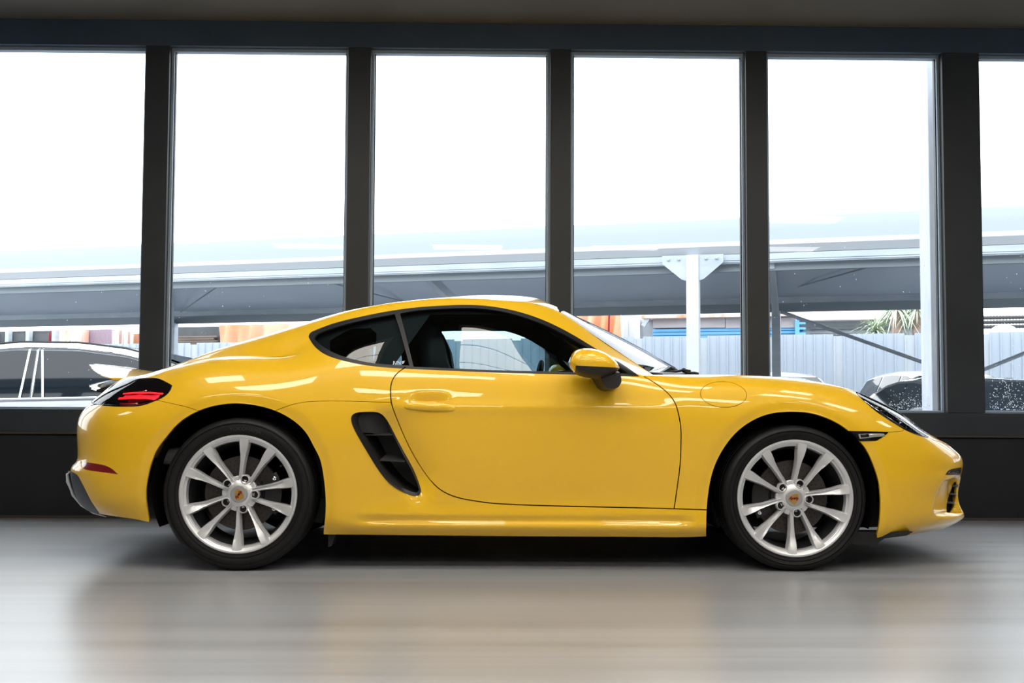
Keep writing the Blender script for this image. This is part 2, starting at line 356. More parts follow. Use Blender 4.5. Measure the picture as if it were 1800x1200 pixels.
taillamp = [(174,707),(176,710.5),(191.7,712.5),(221,713.5),(247.7,712),(267.5,706),(289,695.5),(299,686),(300.5,680),(292,673),(273.4,665),(253,659.5),(240,660.5),(222,666),(200,677),(187,688),(177,700)]
reflector = [(142.5,810.5),(165,814),(185,818),(197,824),(207.6,833.5),(178,829.5),(145,823),(142,818)]
marker = [(1492,757),(1562.7,759),(1550,769),(1540,774.5),(1509,775.5)]
drl = [(1661.5,834.5),(1667,827),(1675.5,823.5),(1690.5,821),(1689,830.5),(1686,835)]
bumper_cut = [(176,903.5),(160,880),(146,852),(137,835),(128,829),(112,829),(112,920),(178,930)]       # below the bumper edge: dark diffuser
nose_scoop = [(1661.5,842),(1656,850),(1650,862),(1641,889),(1640,901),(1646,907.5),(1665,910),(1700,907),(1700,842)]
scoop_hole = [(1677,847),(1681,846),(1681,860),(1679,878),(1675,893),(1669,901),(1664,900),(1664,888),(1669,868)]
AR = np.array([at(x, y, -.88)[[0, 2]] for x, y in smoothline(rear_arch, step=6)])
AF = np.array([at(x, y, -.87)[[0, 2]] for x, y in smoothline(front_arch, step=6)])
IN = np.array([at(x, y, -.87)[[0, 2]] for x, y in smoothline(intake, True, step=5)])

def shape(G):
    """local forms: flat arch bands, tucked intake surround, rocker hollow, handle cup"""
    X, Y, Z = G[..., 0], G[..., 1].copy(), G[..., 2]
    near = (Y < -.7)
    def bump(d, r): return np.clip(1-(d/r)**2, 0, 1)**2
    ss = lambda a: np.clip(a, 0, 1)**2*(3-2*np.clip(a, 0, 1))
    for A in (AR, AF):
        d = polydist(X, Z, A)
        Y += near*np.where(d < .045, (.045-d)*.22, 0)
    # door skin dips towards the intake and the skin behind the intake stands proud
    cx, cz = at(700, 800, -.87)[[0, 2]]
    ax = (X-cx)*.90+(Z-cz)*.43; az = -(X-cx)*.43+(Z-cz)*.90      # ax across the slot, az along it
    Y += .038*np.exp(-((ax-.0)/.10)**2)*ss((.26-np.abs(az))/.16)*(ax > 0)*near
    Y += .038*np.clip(1+ax/.055, 0, 1)*(ax <= 0)*ss((.26-np.abs(az))/.16)*near
    # rocker hollow
    zr = at(800, 914, -.86)[2]
    Y += .017*np.exp(-((Z-zr)/.013)**2)*ss((X-.47)/.15)*ss((2.06-X)/.12)*near
    # handle cup
    hx, hz = at(757, 708, -.87)[[0, 2]]
    Y += .016*np.exp(-((X-hx)/.075)**4)*np.exp(-((Z-hz)/.026)**2)*near
    zc = at(900, 716, -.88)[2]
    Y -= .007*np.exp(-((Z-zc)/.022)**2)*ss((X-.55)/.25)*ss((2.0-X)/.3)*near
    H = G.copy(); H[..., 1] = Y
    return H
G = shape(G)
# side air scoop of the nose, sunk into the bumper
_ns = np.array([(311.8,27),(310.5,25.2),(309.2,22.4),(307.0,15.5),(306.5,12.3),(308.2,10.3),(313.5,8.8),(322,8.0),(327,8.5),(329,12),(329,22),(327,26.5),(320,28)])
_I, _J = np.meshgrid(np.arange(NT, dtype=float), np.arange(NU, dtype=float), indexing='ij')
_d = polydist(_I, _J, _ns, True)*inpoly(_I, _J, _ns)
_t = np.clip(_d/3.0, 0, 1); _t = _t*_t*(3-2*_t)
_n = np.cross(np.gradient(G, axis=0), np.gradient(G, axis=1)); _n /= np.linalg.norm(_n, axis=2, keepdims=True)+1e-9
_s = -1 if _n[NT//2, 40, 1] > 0 else 1
G -= _s*_n*(_t*.045)[..., None]
G[:, -1, 1] = 0; G[0, :, 1] = 0; G[-1, :, 1] = 0

dT = np.gradient(G, axis=0); dU = np.gradient(G, axis=1)
dU[:, -1] = [0, 1, 0]; dT[0] = [0, -1, 0]; dT[-1] = [0, 1, 0]
dT[iW, ua+5:] = dT[iW-1, ua+5:]; dT[0, -1] = [-.5, 0, 0]; dT[-1, -1] = [.5, 0, 0]
NRM = np.cross(dT, dU); NRM /= np.linalg.norm(NRM, axis=2, keepdims=True)+1e-12
if NRM[NT//2, 40, 1] > 0: NRM = -NRM
NRM[:, -1, 1] = 0
NRM /= np.linalg.norm(NRM, axis=2, keepdims=True)+1e-12
PX, PY = project(G.reshape(-1, 3)); PX = PX.reshape(NT, NU); PY = PY.reshape(NT, NU)
VIS = ((G-CAMP)*NRM).sum(2) < 0
def bil(A, i, j):
    i = np.clip(i, 0, NT-1.000001); j = np.clip(j, 0, NU-1.000001)
    i0 = i.astype(int); j0 = j.astype(int); a = (i-i0)[..., None]; b = (j-j0)[..., None]
    if A.ndim == 2: A = A[..., None]
    return (A[i0, j0]*(1-a)*(1-b)+A[i0+1, j0]*a*(1-b)+A[i0, j0+1]*(1-a)*b+A[i0+1, j0+1]*a*b)
def uv(px, py, prev=None):
    """grid coordinates (i,j) of the near surface point shown at a pixel"""
    D = (PX-px)**2+(PY-py)**2+np.where(VIS, 0, 1e3)
    k = np.argmin(D); i, j = float(k//NU), float(k % NU)
    if prev is not None and abs(i-prev[0])+abs(j-prev[1]) > 7:
        i0, j0 = int(prev[0]), int(prev[1]); ia_, ja_ = max(i0-5, 0), max(j0-5, 0); sub_ = D[ia_:i0+6, ja_:j0+6]
        k = np.argmin(sub_); i, j = float(ia_+k//sub_.shape[1]), float(ja_+k % sub_.shape[1])
    for _ in range(12):
        e = 1e-3; ii = np.array([i, min(i+1, NT-1.001) if i < NT-2 else i-1, i]); jj = np.array([j, j, j+1 if j < NU-2 else j-1])
        P = bil(np.stack([PX, PY], 2), ii, jj)
        J = np.array([(P[1]-P[0])/(ii[1]-i if ii[1] != i else 1), (P[2]-P[0])/(jj[2]-j)]).T
        r = np.array([px, py])-P[0]
        try: st = np.linalg.solve(J, r)
        except Exception: break
        st = np.clip(st, -1.5, 1.5); i = min(max(i+st[0], 0), NT-1.001); j = min(max(j+st[1], 0), NU-1.001)
        if abs(st).max() < 1e-3: break
    return i, j
def U(P):
    out = []; last = None
    for x, y in P:
        q = uv(x, y, out[-1] if out and last is not None and abs(x-last[0])+abs(y-last[1]) < 16 else None); out.append(q); last = (x, y)
    return np.array(out)
def on_surface(px, py, off=0.):
    i, j = uv(px, py); p = bil(G, np.array([i]), np.array([j]))[0]; n = bil(NRM, np.array([i]), np.array([j]))[0]
    n /= np.linalg.norm(n)
    return p+n*off, n
# --- cut the surface into panels ----------------------------------------------------
def closed_uv(P, step=4., smooth=True): return U(smoothline(P, True, step) if smooth else resample(P, step, True))
def offset_line(P, d):
    P = np.asarray(P, float); T = np.gradient(P, axis=0); T /= np.linalg.norm(T, axis=1, keepdims=True)+1e-9
    return P+np.stack([-T[:, 1], T[:, 0]], 1)*d
def strip(P, hw, step=6., ext=0.):
    L = smoothline(P, False, step)
    if ext:
        a = L[0]-(L[1]-L[0])/np.linalg.norm(L[1]-L[0])*ext; b = L[-1]+(L[-1]-L[-2])/np.linalg.norm(L[-1]-L[-2])*ext
        L = np.vstack([a, L, b])
    return np.vstack([U(offset_line(L, hw)), U(offset_line(L, -hw))[::-1]])
def rowj(r): return np.interp(sR[r], sg, np.arange(NU))
def stai(s): return np.interp(np.interp(s, np.arange(NS), tS), tg, np.arange(NT))
def archpoly(P):
    L = U([p for p in smoothline(P, False, 5) if p[1] < 944])
    return np.vstack([[L[0, 0], -3], L, [L[-1, 0], -3]])
R = {}
arR, arF = archpoly(rear_arch), archpoly(front_arch)
jr11 = rowj(11)
def row_curve(r, s0, s1, n):
    """grid coordinates along a lengthwise row (the faired grid keeps rows at constant j)"""
    return np.array([[i, rowj(r)] for i in np.linspace(s0, s1, n)])
regions = []           # (name, polygon in grid coordinates) first match wins
def reg(name, P): regions.append((name, np.asarray(P, float)))
reg('cut', arR); reg('cut', arF)
reg('gap', strip(door_line, 1.0))
for L_, h_ in ((sill_line, .9), (quarter_seam, .45), (rear_seam, .4), (front_seam, .4)): reg('gap', strip(L_, h_, ext=1))
fu = smoothline(fuel, True, 4); fo = U(fuel and offset_line(np.vstack([fu, fu[:1]]), -.45)[:-1]); fi = U(offset_line(np.vstack([fu, fu[:1]]), .45)[:-1])
fa, fb = (fo, fi) if np.ptp(fo[:, 0]) < np.ptp(fi[:, 0]) else (fi, fo)
reg('fuel_lid', fa); reg('gap', fb)
reg('cut', closed_uv(intake)); HLG = smoothline([(279.8,63),(280.2,57),(281.3,53),(284.1,49.7),(288.7,47.7),(294.2,46.2),(298.7,45.8),(304.2,46.5),(306.3,49.0),(305.8,56),(302,63),(296,68.5),(290,70),(284.5,68.5),(281,66)], True, 1.0)
TLG = smoothline([(77.2,48.4),(75.5,47),(71.7,45.6),(68.3,44.6),(63.3,44.5),(56.5,44.8),(51,45.1),(44,45.6),(36,46.2),(28,47),(25,49),(27,51.5),(36,53.2),(42,55),(46,60.5),(52,62.5),(60,61.5),(68,57),(74.9,52.1),(77.6,49.8)], True, 1.0)
reg('headlamp', HLG); reg('taillamp', TLG); reg('drl', closed_uv(drl, 3)); reg('scoop_hole', closed_uv(scoop_hole, 3))
reg('reflector', closed_uv(reflector)); reg('marker', closed_uv(marker, 4, False))
reg('quarter_glass', closed_uv(quarter_glass)); reg('door_glass', closed_uv(door_glass)); reg('window_trim', closed_uv(dlo_out))
reg('door', U(np.vstack([smoothline(door_line, False, 6), resample(door_top, 8)])))
ihd = stai(13)
reg('windscreen', [(ihd+.6, rowj(11)), (ihd+.6, NU+2), (iW-1, NU+2), (iW-1, rowj(11))])
reg('gap', [(ihd-.2, rowj(11)-.3), (ihd-.2, NU+2), (iW+.2, NU+2), (iW+.2, rowj(11)-.3)])
i6, i9 = stai(5.6), stai(9.0) if False else stai(9)
i6 = np.interp(.5*(tS[5]+tS[6]), tg, np.arange(NT))
reg('rear_window', [(i6+3, rowj(12)-5), (i6+3, NU+2), (i9-3, NU+2), (i9-3, rowj(12)-5)])
reg('gap', [(i6+2.4, rowj(12)-5.6), (i6+2.4, NU+2), (i9-2.4, NU+2), (i9-2.4, rowj(12)-5.6)])
cutb = U(resample(bumper_cut[:6], 5)); cutb = cutb[cutb[:, 0] > .5]
jl = cutb[-1, 1]
reg('diffuser', np.vstack([[cutb[0, 0], -3], cutb, [-3, jl], [-3, -3]]))
tl = taillamp; lowlamp = [(276, 703.5), (267.5, 706), (247.7, 712), (221, 713.5), (191.7, 712.5), (176, 710.5)]
LL = U(lowlamp)
AA = U([p for p in smoothline(rear_arch, False, 6) if p[0] < 352 and p[1] < 930])
AA = AA+(np.array([stai(7), 12.])-AA)*.05
reg('rear_bumper', np.vstack([[-3, -3], [AA[0, 0], -3], AA, U(rear_seam[::-1]), LL, [-3, LL[-1, 1]]]))
AAf = U([p for p in smoothline(front_arch, False, 6) if p[0] > 1500 and p[1] < 944 and p[1] > 758])
AAf = AAf+(np.array([stai(18), 12.])-AAf)*.05
HL = U([(1591, 754), (1606.7, 762), (1628, 768.7)])
reg('front_bumper', np.vstack([[NT+3, -3], [AAf[-1, 0], -3], AAf[::-1], U(front_seam), HL, [NT+3, HL[-1, 1]+6]]))
ih0 = iW+.8; jh = rowj(10)-1
jr = rowj(10)+5.5
HE = [(ih0-.4, rowj(11)+.5), (iW+8, jr), (stai(19), jr), (stai(21), rowj(10)+3), (HL[-1, 0]+2, HL[-1, 1]+3)]
reg('hood', [(ih0-.4, NU+2), (NT+3, NU+2), (NT+3, HL[-1, 1]+6)]+HE[::-1])
hl = np.array(HE[:4]); reg('gap', np.vstack([hl, (hl-[0, .3])[::-1]]))
DL = smoothline(door_line, False, 6)
ff = [p for p in DL if p[0] > 1125 and p[1] < 893]
reg('front_fender', np.vstack([U(ff), [ih0-.5, NU+2], [NT, NU+2], [NT, -3], [U([(1243, 896)])[0, 0], -3], U([(1243, 895.8), (1185, 893.8)])]))
SP = np.vstack([U(quarter_seam), U([p for p in DL if p[1] > 707 and p[0] < 1186]), U([(1185, 893.8), (1242.5, 895.8), (1243, 940)]), [[U([(1243, 940)])[0, 0]+1, -3]], [[arR[-1, 0]-10, -3]], arR[-2:-1]])
reg('side_panel', np.vstack([U([(478, 722)]), SP, ]))
#reg('roof', [(i9+.6, rowj(12)-6), (i9+.6, NU+2), (ihd-.2, NU+2), (ihd-.2, rowj(12)-6)]) if False else None
# constrained triangulation of the whole half shell
verts = []; edges = []
for nm, P in regions:
    P = P.copy(); P[:, 0] = np.clip(P[:, 0], 0, NT-1); P[:, 1] = np.clip(P[:, 1], 0, NU-1)
    b = len(verts); n = len(P); verts += [tuple(p) for p in P]; edges += [(b+k, b+(k+1) % n) for k in range(n) if tuple(P[k]) != tuple(P[(k+1) % n])]
bo = [(i, 0) for i in np.linspace(0, NT-1, 181)]+[(NT-1, j) for j in np.linspace(1, NU-1, 60)]+[(i, NU-1) for i in np.linspace(NT-2, 0, 181)]+[(0, j) for j in np.linspace(NU-2, 1, 60)]
b = len(verts); verts += bo; edges += [(b+k, b+(k+1) % len(bo)) for k in range(len(bo))]
I_, J_ = np.meshgrid(np.arange(1, NT-1, 1.), np.arange(1, NU-1, 1.), indexing='ij')
dm = np.full(I_.shape, 9.)
for nm, P in regions: dm = np.minimum(dm, polydist(I_, J_, P, True))
kp = dm > .38
gv = list(zip(I_[kp], J_[kp])); verts += gv
cv, ce, cf, _, _, _ = delaunay_2d_cdt([Vector(v) for v in verts], edges, [], 1, 1e-4)
CV = np.array([v[:] for v in cv]); CFc = np.array([f for f in cf if len(f) == 3])
cen = CV[CFc].mean(1)
lab = np.full(len(CFc), -1)
for k, (nm, P) in enumerate(regions):
    m_ = (lab < 0) & inpoly(cen[:, 0], cen[:, 1], P); lab[m_] = k
P3 = bil(G, CV[:, 0], CV[:, 1]); N3 = bil(NRM, CV[:, 0], CV[:, 1])
N3 /= np.linalg.norm(N3, axis=1, keepdims=True)+1e-12
def faces_of(name):
    if name is None: return CFc[lab == -1]
    ids = [k for k, (n, _) in enumerate(regions) if n == name]
    return CFc[np.isin(lab, ids)]
def panel(name, region, m, rim=.012, off=0., parent=None, both=True, inward=0., local=CARI, double=False):
    F = faces_of(region)
    if len(F) == 0: print('EMPTY', region); return []
    used, inv = np.unique(F, return_inverse=True); F = inv.reshape(-1, 3)
    V = P3[used]+N3[used]*off; Nn = N3[used]
    a, b_, c = V[F[:, 0]], V[F[:, 1]], V[F[:, 2]]
    fn = np.cross(b_-a, c-a); flip = (fn*Nn[F[:, 0]]).sum(1) < 0
    F[flip] = F[flip][:, ::-1]
    ar = np.linalg.norm(fn, axis=1); F = F[ar > 1e-10]
    faces = [tuple(f) for f in F]; V = list(V); Nl = list(Nn)
    if rim:
        ed = {}
        for f in faces:
            for k in range(3): ed[(f[k], f[(k+1) % 3])] = 1
        bd = [e for e in ed if (e[1], e[0]) not in ed]
        mp = {}
        for e in bd:
            for v in e:
                if v not in mp:
                    mp[v] = len(V); V.append(V[v]); Nl.append(None); V.append(np.array(V[v])-Nn[v]*rim); Nl.append(None)
        acc = {}
        for (u, w) in bd:
            if abs(V[u][1]) < 1e-5 and abs(V[w][1]) < 1e-5: continue
            fa_ = (w, u, None)
            n_ = np.cross(np.array(V[u])-np.array(V[w]), -Nn[u]); n_ /= np.linalg.norm(n_)+1e-12
            for q in (mp[u], mp[w]): acc[q] = acc.get(q, 0)+n_
            faces.append((mp[w], mp[u], mp[u]+1, mp[w]+1))
        for v, q in mp.items():
            n_ = acc.get(q, np.array([0, -1., 0])); n_ = n_/(np.linalg.norm(n_)+1e-12); Nl[q] = n_; Nl[q+1] = n_
    L_ = np.array(V)-np.array(-local)
    out = [obj(name, L_, faces, m, parent or CAR, True, Nl)]
    if both:
        # far side: mirrored geometry
        Lm = L_*np.array([1, -1, 1]); fm = [f[::-1] for f in faces]; Nm = np.array(Nl)*np.array([1, -1, 1])
        out.append(obj(name, Lm, fm, m, parent or CAR, True, Nm))
    return out
def whole(name, region, m, rim=.012, off=0., parent=None):
    """panel that crosses the centreline: both halves in one mesh"""
    o = panel(name, region, m, rim, off, parent, True)
    bm = bmesh.new(); bm.from_mesh(o[0].data); bm.from_mesh(o[1].data)
    me = bpy.data.meshes.new(name)
    # keep custom normals: rebuild from both meshes
    v0 = [v.co[:] for v in o[0].data.vertices]; v1 = [v.co[:] for v in o[1].data.vertices]
    f0 = [tuple(p.vertices) for p in o[0].data.polygons]; f1 = [tuple(q+len(v0) for q in p.vertices) for p in o[1].data.polygons]
    nn = {}
    for msh, bse in ((o[0].data, 0), (o[1].data, len(v0))):
        for lp, cn in zip(msh.loops, msh.corner_normals): nn[lp.vertex_index+bse] = cn.vector[:]
    bm.free()
    nl = [nn.get(k, (0, 0, 1)) for k in range(len(v0)+len(v1))]
    for q in o: bpy.data.objects.remove(q)
    return obj(name, v0+v1, f0+f1, m, parent or CAR, True, nl)
glass_side = glass_mat('side_window_glass', (.50, .62, .65)); glass_front = glass_mat('windscreen_glass', (.60, .74, .74), 0, 1.65)
whole('body_shell', None, paint)
panel('door', 'door', paint); panel('front_fender', 'front_fender', paint); panel('side_panel', 'side_panel', paint)
panel('fuel_lid', 'fuel_lid', paint, both=False)
whole('rear_bumper', 'rear_bumper', paint); whole('front_bumper', 'front_bumper', paint); whole('hood', 'hood', paint)
whole('diffuser', 'diffuser', black_pl)
glass_lamp = glass_mat('lamp_lens', (.97, .97, .97))
whole('windscreen', 'windscreen', glass_front, rim=0, off=-.003); whole('rear_window', 'rear_window', glass_front, rim=0, off=-.002)
panel('quarter_window', 'quarter_glass', glass_side, rim=0, off=-.006); panel('door_window', 'door_glass', glass_side, rim=0, off=-.006)
panel('window_trim', 'window_trim', black_pl, rim=.01, off=.001)
# ---- lamps -------------------------------------------------------------------------
chrome = mat('chrome', (.75, .77, .8), .08, 1.)
silver = mat('wheel_silver', (.74, .74, .75), .36, .5, coat=.5, coat_rough=.12)
dark_int = mat('dark_trim', (.010, .010, .011), .6)
dark_metal = mat('dark_metal', (.05, .048, .046), .45, .7)
rubber = noise_mat('tyre_rubber', (.004, .004, .0045), (.008, .0075, .0075), (9, 9, 9), (.45, .6), bump=.05, spec=.35)
red_lens = mat('red_lens', (.22, .004, .006), .12, coat=1.)
red_glow = mat('red_glow', (.6, .01, .01), .3, emit=(1, .02, .03), estr=1.5)
amber = mat('lamp_clear', (.35, .33, .31), .15, .3, coat=1.)
def sub(o, k=0): return o
def rel(o):      # world-space mesh parented to the car
    o.parent = CAR; o.location = CARI; return o
def grid_patch(name, poly, m, off, parent=CAR, step=1.0, flare=None, local=CARI, both=True):
    """open patch following the shell at a depth below it"""
    i0, i1 = poly[:, 0].min(), poly[:, 0].max(); j0, j1 = poly[:, 1].min(), poly[:, 1].max()
    a = np.arange(i0, i1+step, step); b = np.arange(j0, j1+step, step)
    I, J = np.meshgrid(a, b, indexing='ij'); I = np.clip(I, 0, NT-1.01); J = np.clip(J, 0, NU-1.01)
    d = polydist(I, J, poly, True); ins = inpoly(I, J, poly)
    P = bil(G, I.ravel(), J.ravel()).reshape(I.shape+(3,)); Nn = bil(NRM, I.ravel(), J.ravel()).reshape(I.shape+(3,))
    dep = off*np.clip(d/2.0, 0, 1) if flare is None else off*np.clip(d/flare, 0, 1)
    P = P-Nn*(np.where(ins, dep, 0)+.003)[..., None]-np.array(-local)
    V = P.reshape(-1, 3); nb = len(b); F = []
    okk = ins | (d < 1.3)
    for i in range(len(a)-1):
        for j in range(nb-1):
            if okk[i, j] and okk[i+1, j] and okk[i, j+1] and okk[i+1, j+1]: F.append((i*nb+j, (i+1)*nb+j, (i+1)*nb+j+1, i*nb+j+1))
    o = [obj(name, V, F, m, parent, True)]
    if both: o.append(obj(name, V*np.array([1, -1, 1]), [f[::-1] for f in F], m, parent, True))
    return o
lens_h = panel('headlamp', 'headlamp', glass_lamp, rim=.006, off=.001)
lens_t = panel('tail_lamp', 'taillamp', glass_lamp, rim=.006, off=.001)
lens_d = panel('daytime_running_lamp', 'drl', glass_lamp, rim=.004, off=0)
panel('rear_reflector', 'reflector', red_lens, rim=.004, off=-.002)
mk = panel('side_indicator', 'marker', black_gloss, rim=.004, off=.002)
def surf(i, j, off=0.):
    p = bil(G, np.array([float(i)]), np.array([float(j)]))[0]; n = bil(NRM, np.array([float(i)]), np.array([float(j)]))[0]
    n /= np.linalg.norm(n); return p+n*off
def surf_strip(name, line, hw, m, off, parent, n=24, thick=.004, both=True, local=CARI):
    """ribbon lying along the shell: line in grid coordinates, half width in grid cells"""
    L = resample(np.array(line, float), 1.2); T = np.gradient(L, axis=0); T /= np.linalg.norm(T, axis=1, keepdims=True)+1e-9
    Nn = np.stack([-T[:, 1], T[:, 0]], 1); hwv = np.interp(np.linspace(0, 1, len(L)), np.linspace(0, 1, len(hw)), hw) if isinstance(hw, (list, tuple)) else np.full(len(L), hw)
    V = []; F = []
    for k in range(len(L)):
        for q, o_ in ((-1, off), (-.7, off+thick), (.7, off+thick), (1, off)):
            V.append(surf(*(L[k]+Nn[k]*hwv[k]*q), o_)-np.array(-local))
        if k:
            for q in range(3): F.append((4*k-4+q, 4*k+q, 4*k+q+1, 4*k-4+q+1))
            F.append((4*k-4+3, 4*k+3, 4*k, 4*k-4))
    F += [(0, 1, 2, 3), tuple(4*(len(L)-1)+q for q in (3, 2, 1, 0))]
    out = [obj(name, V, F, m, parent if not isinstance(parent, (list, tuple)) else parent[0], True)]
    if both:
        V2 = np.array(V)*np.array([1, -1, 1]); out.append(obj(name, V2, [f[::-1] for f in F], m, parent if not isinstance(parent, (list, tuple)) else parent[1], True))
    return out
for k in range(2):
    pass
# head lamps: black bowl, projector, chrome bezel line, light guide
hb = grid_patch('lamp_bowl', HLG, black_gloss, .055, flare=5)
for o, q in zip(hb, lens_h): o.parent = q
for sgn, q in ((1, lens_h[0]), (-1, lens_h[1])):
    for (ii, jj, rr) in ((290.5, 55, .034), (297.5, 53, .026)):
        c = surf(ii, jj, -.035)
        bm = bmesh.new(); rings = lathe(bm, [(rr*1.25, -.012), (rr*1.3, 0), (rr*1.1, .004), (rr, .0), (rr*.95, -.012), (.001, -.02)], 24)
        d = Vector((.75, -.45*sgn, .35)).normalized(); M = Matrix.Translation(Vector(c*np.array([1, sgn, 1]))+CARI)@(-d).to_track_quat('Y', 'Z').to_matrix().to_4x4()
        M = Matrix.Translation(Vector(c*np.array([1, sgn, 1]))+CARI)@d.to_track_quat('-Y', 'Z').to_matrix().to_4x4()
        for v in bm.verts: v.co = M@v.co
        bm_obj('lamp_projector', bm, chrome, q, 40)
surf_strip('light_guide', [(281.8, 60), (282.5, 55.5), (285.5, 51.7), (290, 49.7), (296, 48.2), (302, 48), (305, 49.5)], .55, chrome, -.014, lens_h)
surf_strip('lamp_brow', [(283, 63.5), (288, 64), (294, 62.5), (300, 58), (304.5, 52)], [.7, 1.3, 1.2, .8, .5], mat('lamp_brow', (.45, .5, .58), .25, .6), -.012, lens_h)
surf_strip('lamp_divider', [(288, 51), (291.5, 57), (293, 62)], .5, chrome, -.02, lens_h)
# tail lamps
tb = grid_patch('lamp_bowl', TLG, black_gloss, .035, flare=4)
for o, q in zip(tb, lens_t): o.parent = q
for P_, w_ in (([(214,687.5),(235,686),(262,686),(284,688.5)], .30), ([(206,696),(230,694.5),(255,695),(272,697.5)], .6)):
    surf_strip('light_bar', U(P_), w_, red_glow, -.016, lens_t)
surf_strip('light_bar_glow', U([(214,691.5),(240,690),(276,692)]), .75, mat('red_bar', (.35, .004, .01), .3, emit=(1, .02, .05), estr=.9), -.022, lens_t)
for jj in (53.0, 46.6): surf_strip('lamp_fin', [(40, jj), (52, jj), (66, jj-.2)], .28, chrome, -.02, lens_t)
surf_strip('lamp_seal', np.vstack([TLG, TLG[:1]]), .32, black_gloss, -.001, lens_t, thick=.002)
surf_strip('lamp_seal', np.vstack([HLG, HLG[:1]]), .2, black_gloss, -.001, lens_h, thick=.002)
# daytime running lamp and indicator innards
for p in [grid_patch('lamp_bowl', closed_uv(drl, 3), amber, .02, flare=2, step=.5)]:
    for o, q in zip(p, lens_d): o.parent = q
surf_strip('light_guide', [(313.5, 29.7), (317, 30.2), (322.5, 30.3)], .35, chrome, -.006, lens_d)
surf_strip('indicator_lens', [(279.6, 38.0), (287.6, 40.6)], [.85, .55], mat('clear_lens', (.55, .53, .5), .12, .4, coat=1), .003, mk, thick=.002)
surf_strip('indicator_frame', [(280, 38.3), (282.4, 39.0)], [.55, .5], black_gloss, .005, mk, thick=.003)
# front scoop hole with slats
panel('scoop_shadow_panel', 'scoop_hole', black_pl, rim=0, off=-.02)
for sgn in (-1, 1):
    for (px, py, w_) in ((1679, 854, .017), (1674.5, 868, .021), (1669.5, 883, .025)):
        p, n = on_surface(px, py, -.002); p = p*np.array([1, -sgn, 1])
        bm = bmesh.new(); bmesh.ops.create_uvsphere(bm, u_segments=20, v_segments=8, radius=1)
        for v in bm.verts: v.co = Vector((v.co.x*w_*1.15, v.co.y*w_*1.6, v.co.z*.0055))+Vector(p)+CARI
        bm_obj('air_slat', bm, mat('slat_grey', (.10, .12, .15), .3), CAR, 60)
# number plate block on the nose
bm = bmesh.new(); box(bm, 3.425, 3.445, -.30, .30, .315, .425)
for v in bm.verts: v.co += CARI
bm_obj('number_plate_holder', bm, paint, CAR, bevel=.003)
# front lip blade and splitter, undertray
def loft(name, secs, m, parent, closed=True, cap=True, sm=50, sharp=True):
    bm = bmesh.new(); R_ = [[bm.verts.new(p) for p in s] for s in secs]; n = len(secs[0])
    for a, b in zip(R_[:-1], R_[1:]):
        for k in range(n if closed else n-1): bm.faces.new((a[k], a[(k+1) % n], b[(k+1) % n], b[k]))
    if cap and closed: bm.faces.new(R_[0]); bm.faces.new(R_[-1][::-1])
    return bm_obj(name, bm, m, parent, sm)
secs = []
for w in np.linspace(-.5, .5, 21):
    x = 3.33-.55*w*w; secs.append([(x-1.2+a, w, z) for a, z in ((.05, .158), (.055, .165), (-.03, .150), (-.075, .128), (-.075, .122), (-.02, .142))])
loft('front_lip_blade', secs, mat('lip_grey', (.10, .12, .15), .35), CAR)
# underbody: floor pan with rising ends
secs = []
for x, w, z0, z1 in ((-.70, .52, .27, .40), (-.40, .66, .25, .36), (.42, .70, .185, .30), (1.0, .76, .165, .28), (2.0, .76, .165, .28), (2.12, .58, .17, .28), (2.85, .58, .165, .28), (3.12, .50, .165, .28), (3.32, .30, .175, .26)):
    secs.append([(x-1.2, -w, z0), (x-1.2, w, z0), (x-1.2, w, z1), (x-1.2, -w, z1)])
loft('underbody', secs, dark_int, CAR)
for sgn in (-1, 1):   # black air deflectors ahead of the front wheels
    bm = bmesh.new(); prism(bm, [(a-1.2, b) for a, b in ((2.72, .17), (2.74, .118), (2.86, .102), (2.875, .125), (2.90, .140), (3.0, .153), (3.03, .17))], sgn*.72, sgn*.80); bm_obj('air_deflector', bm, dark_int, CAR)
    bm = bmesh.new(); prism(bm, [(a-1.2, b) for a, b in ((.385, .17), (.385, .095), (.40, .10), (.425, .17))], sgn*.66, sgn*.80); bm_obj('air_deflector', bm, dark_int, CAR)
# ---- wheel housings ------------------------------------------------------------------
for cx, cz, R_ in ((0.0, .36, .395), (2.475, .35, .372)):
    for sgn in (-1, 1):
        bm = bmesh.new(); lathe(bm, [(R_, -.85), (R_+.005, -.55), (R_*.2, -.50)], 40, a0=-.45, a1=math.pi+.45)
        for v in bm.verts: v.co = Vector((v.co.x+cx-1.2, v.co.y*-sgn, v.co.z+cz))
        bm_obj('wheel_housing', bm, mat('housing_black', (.003, .003, .003), .9, spec=.1), CAR, 60)
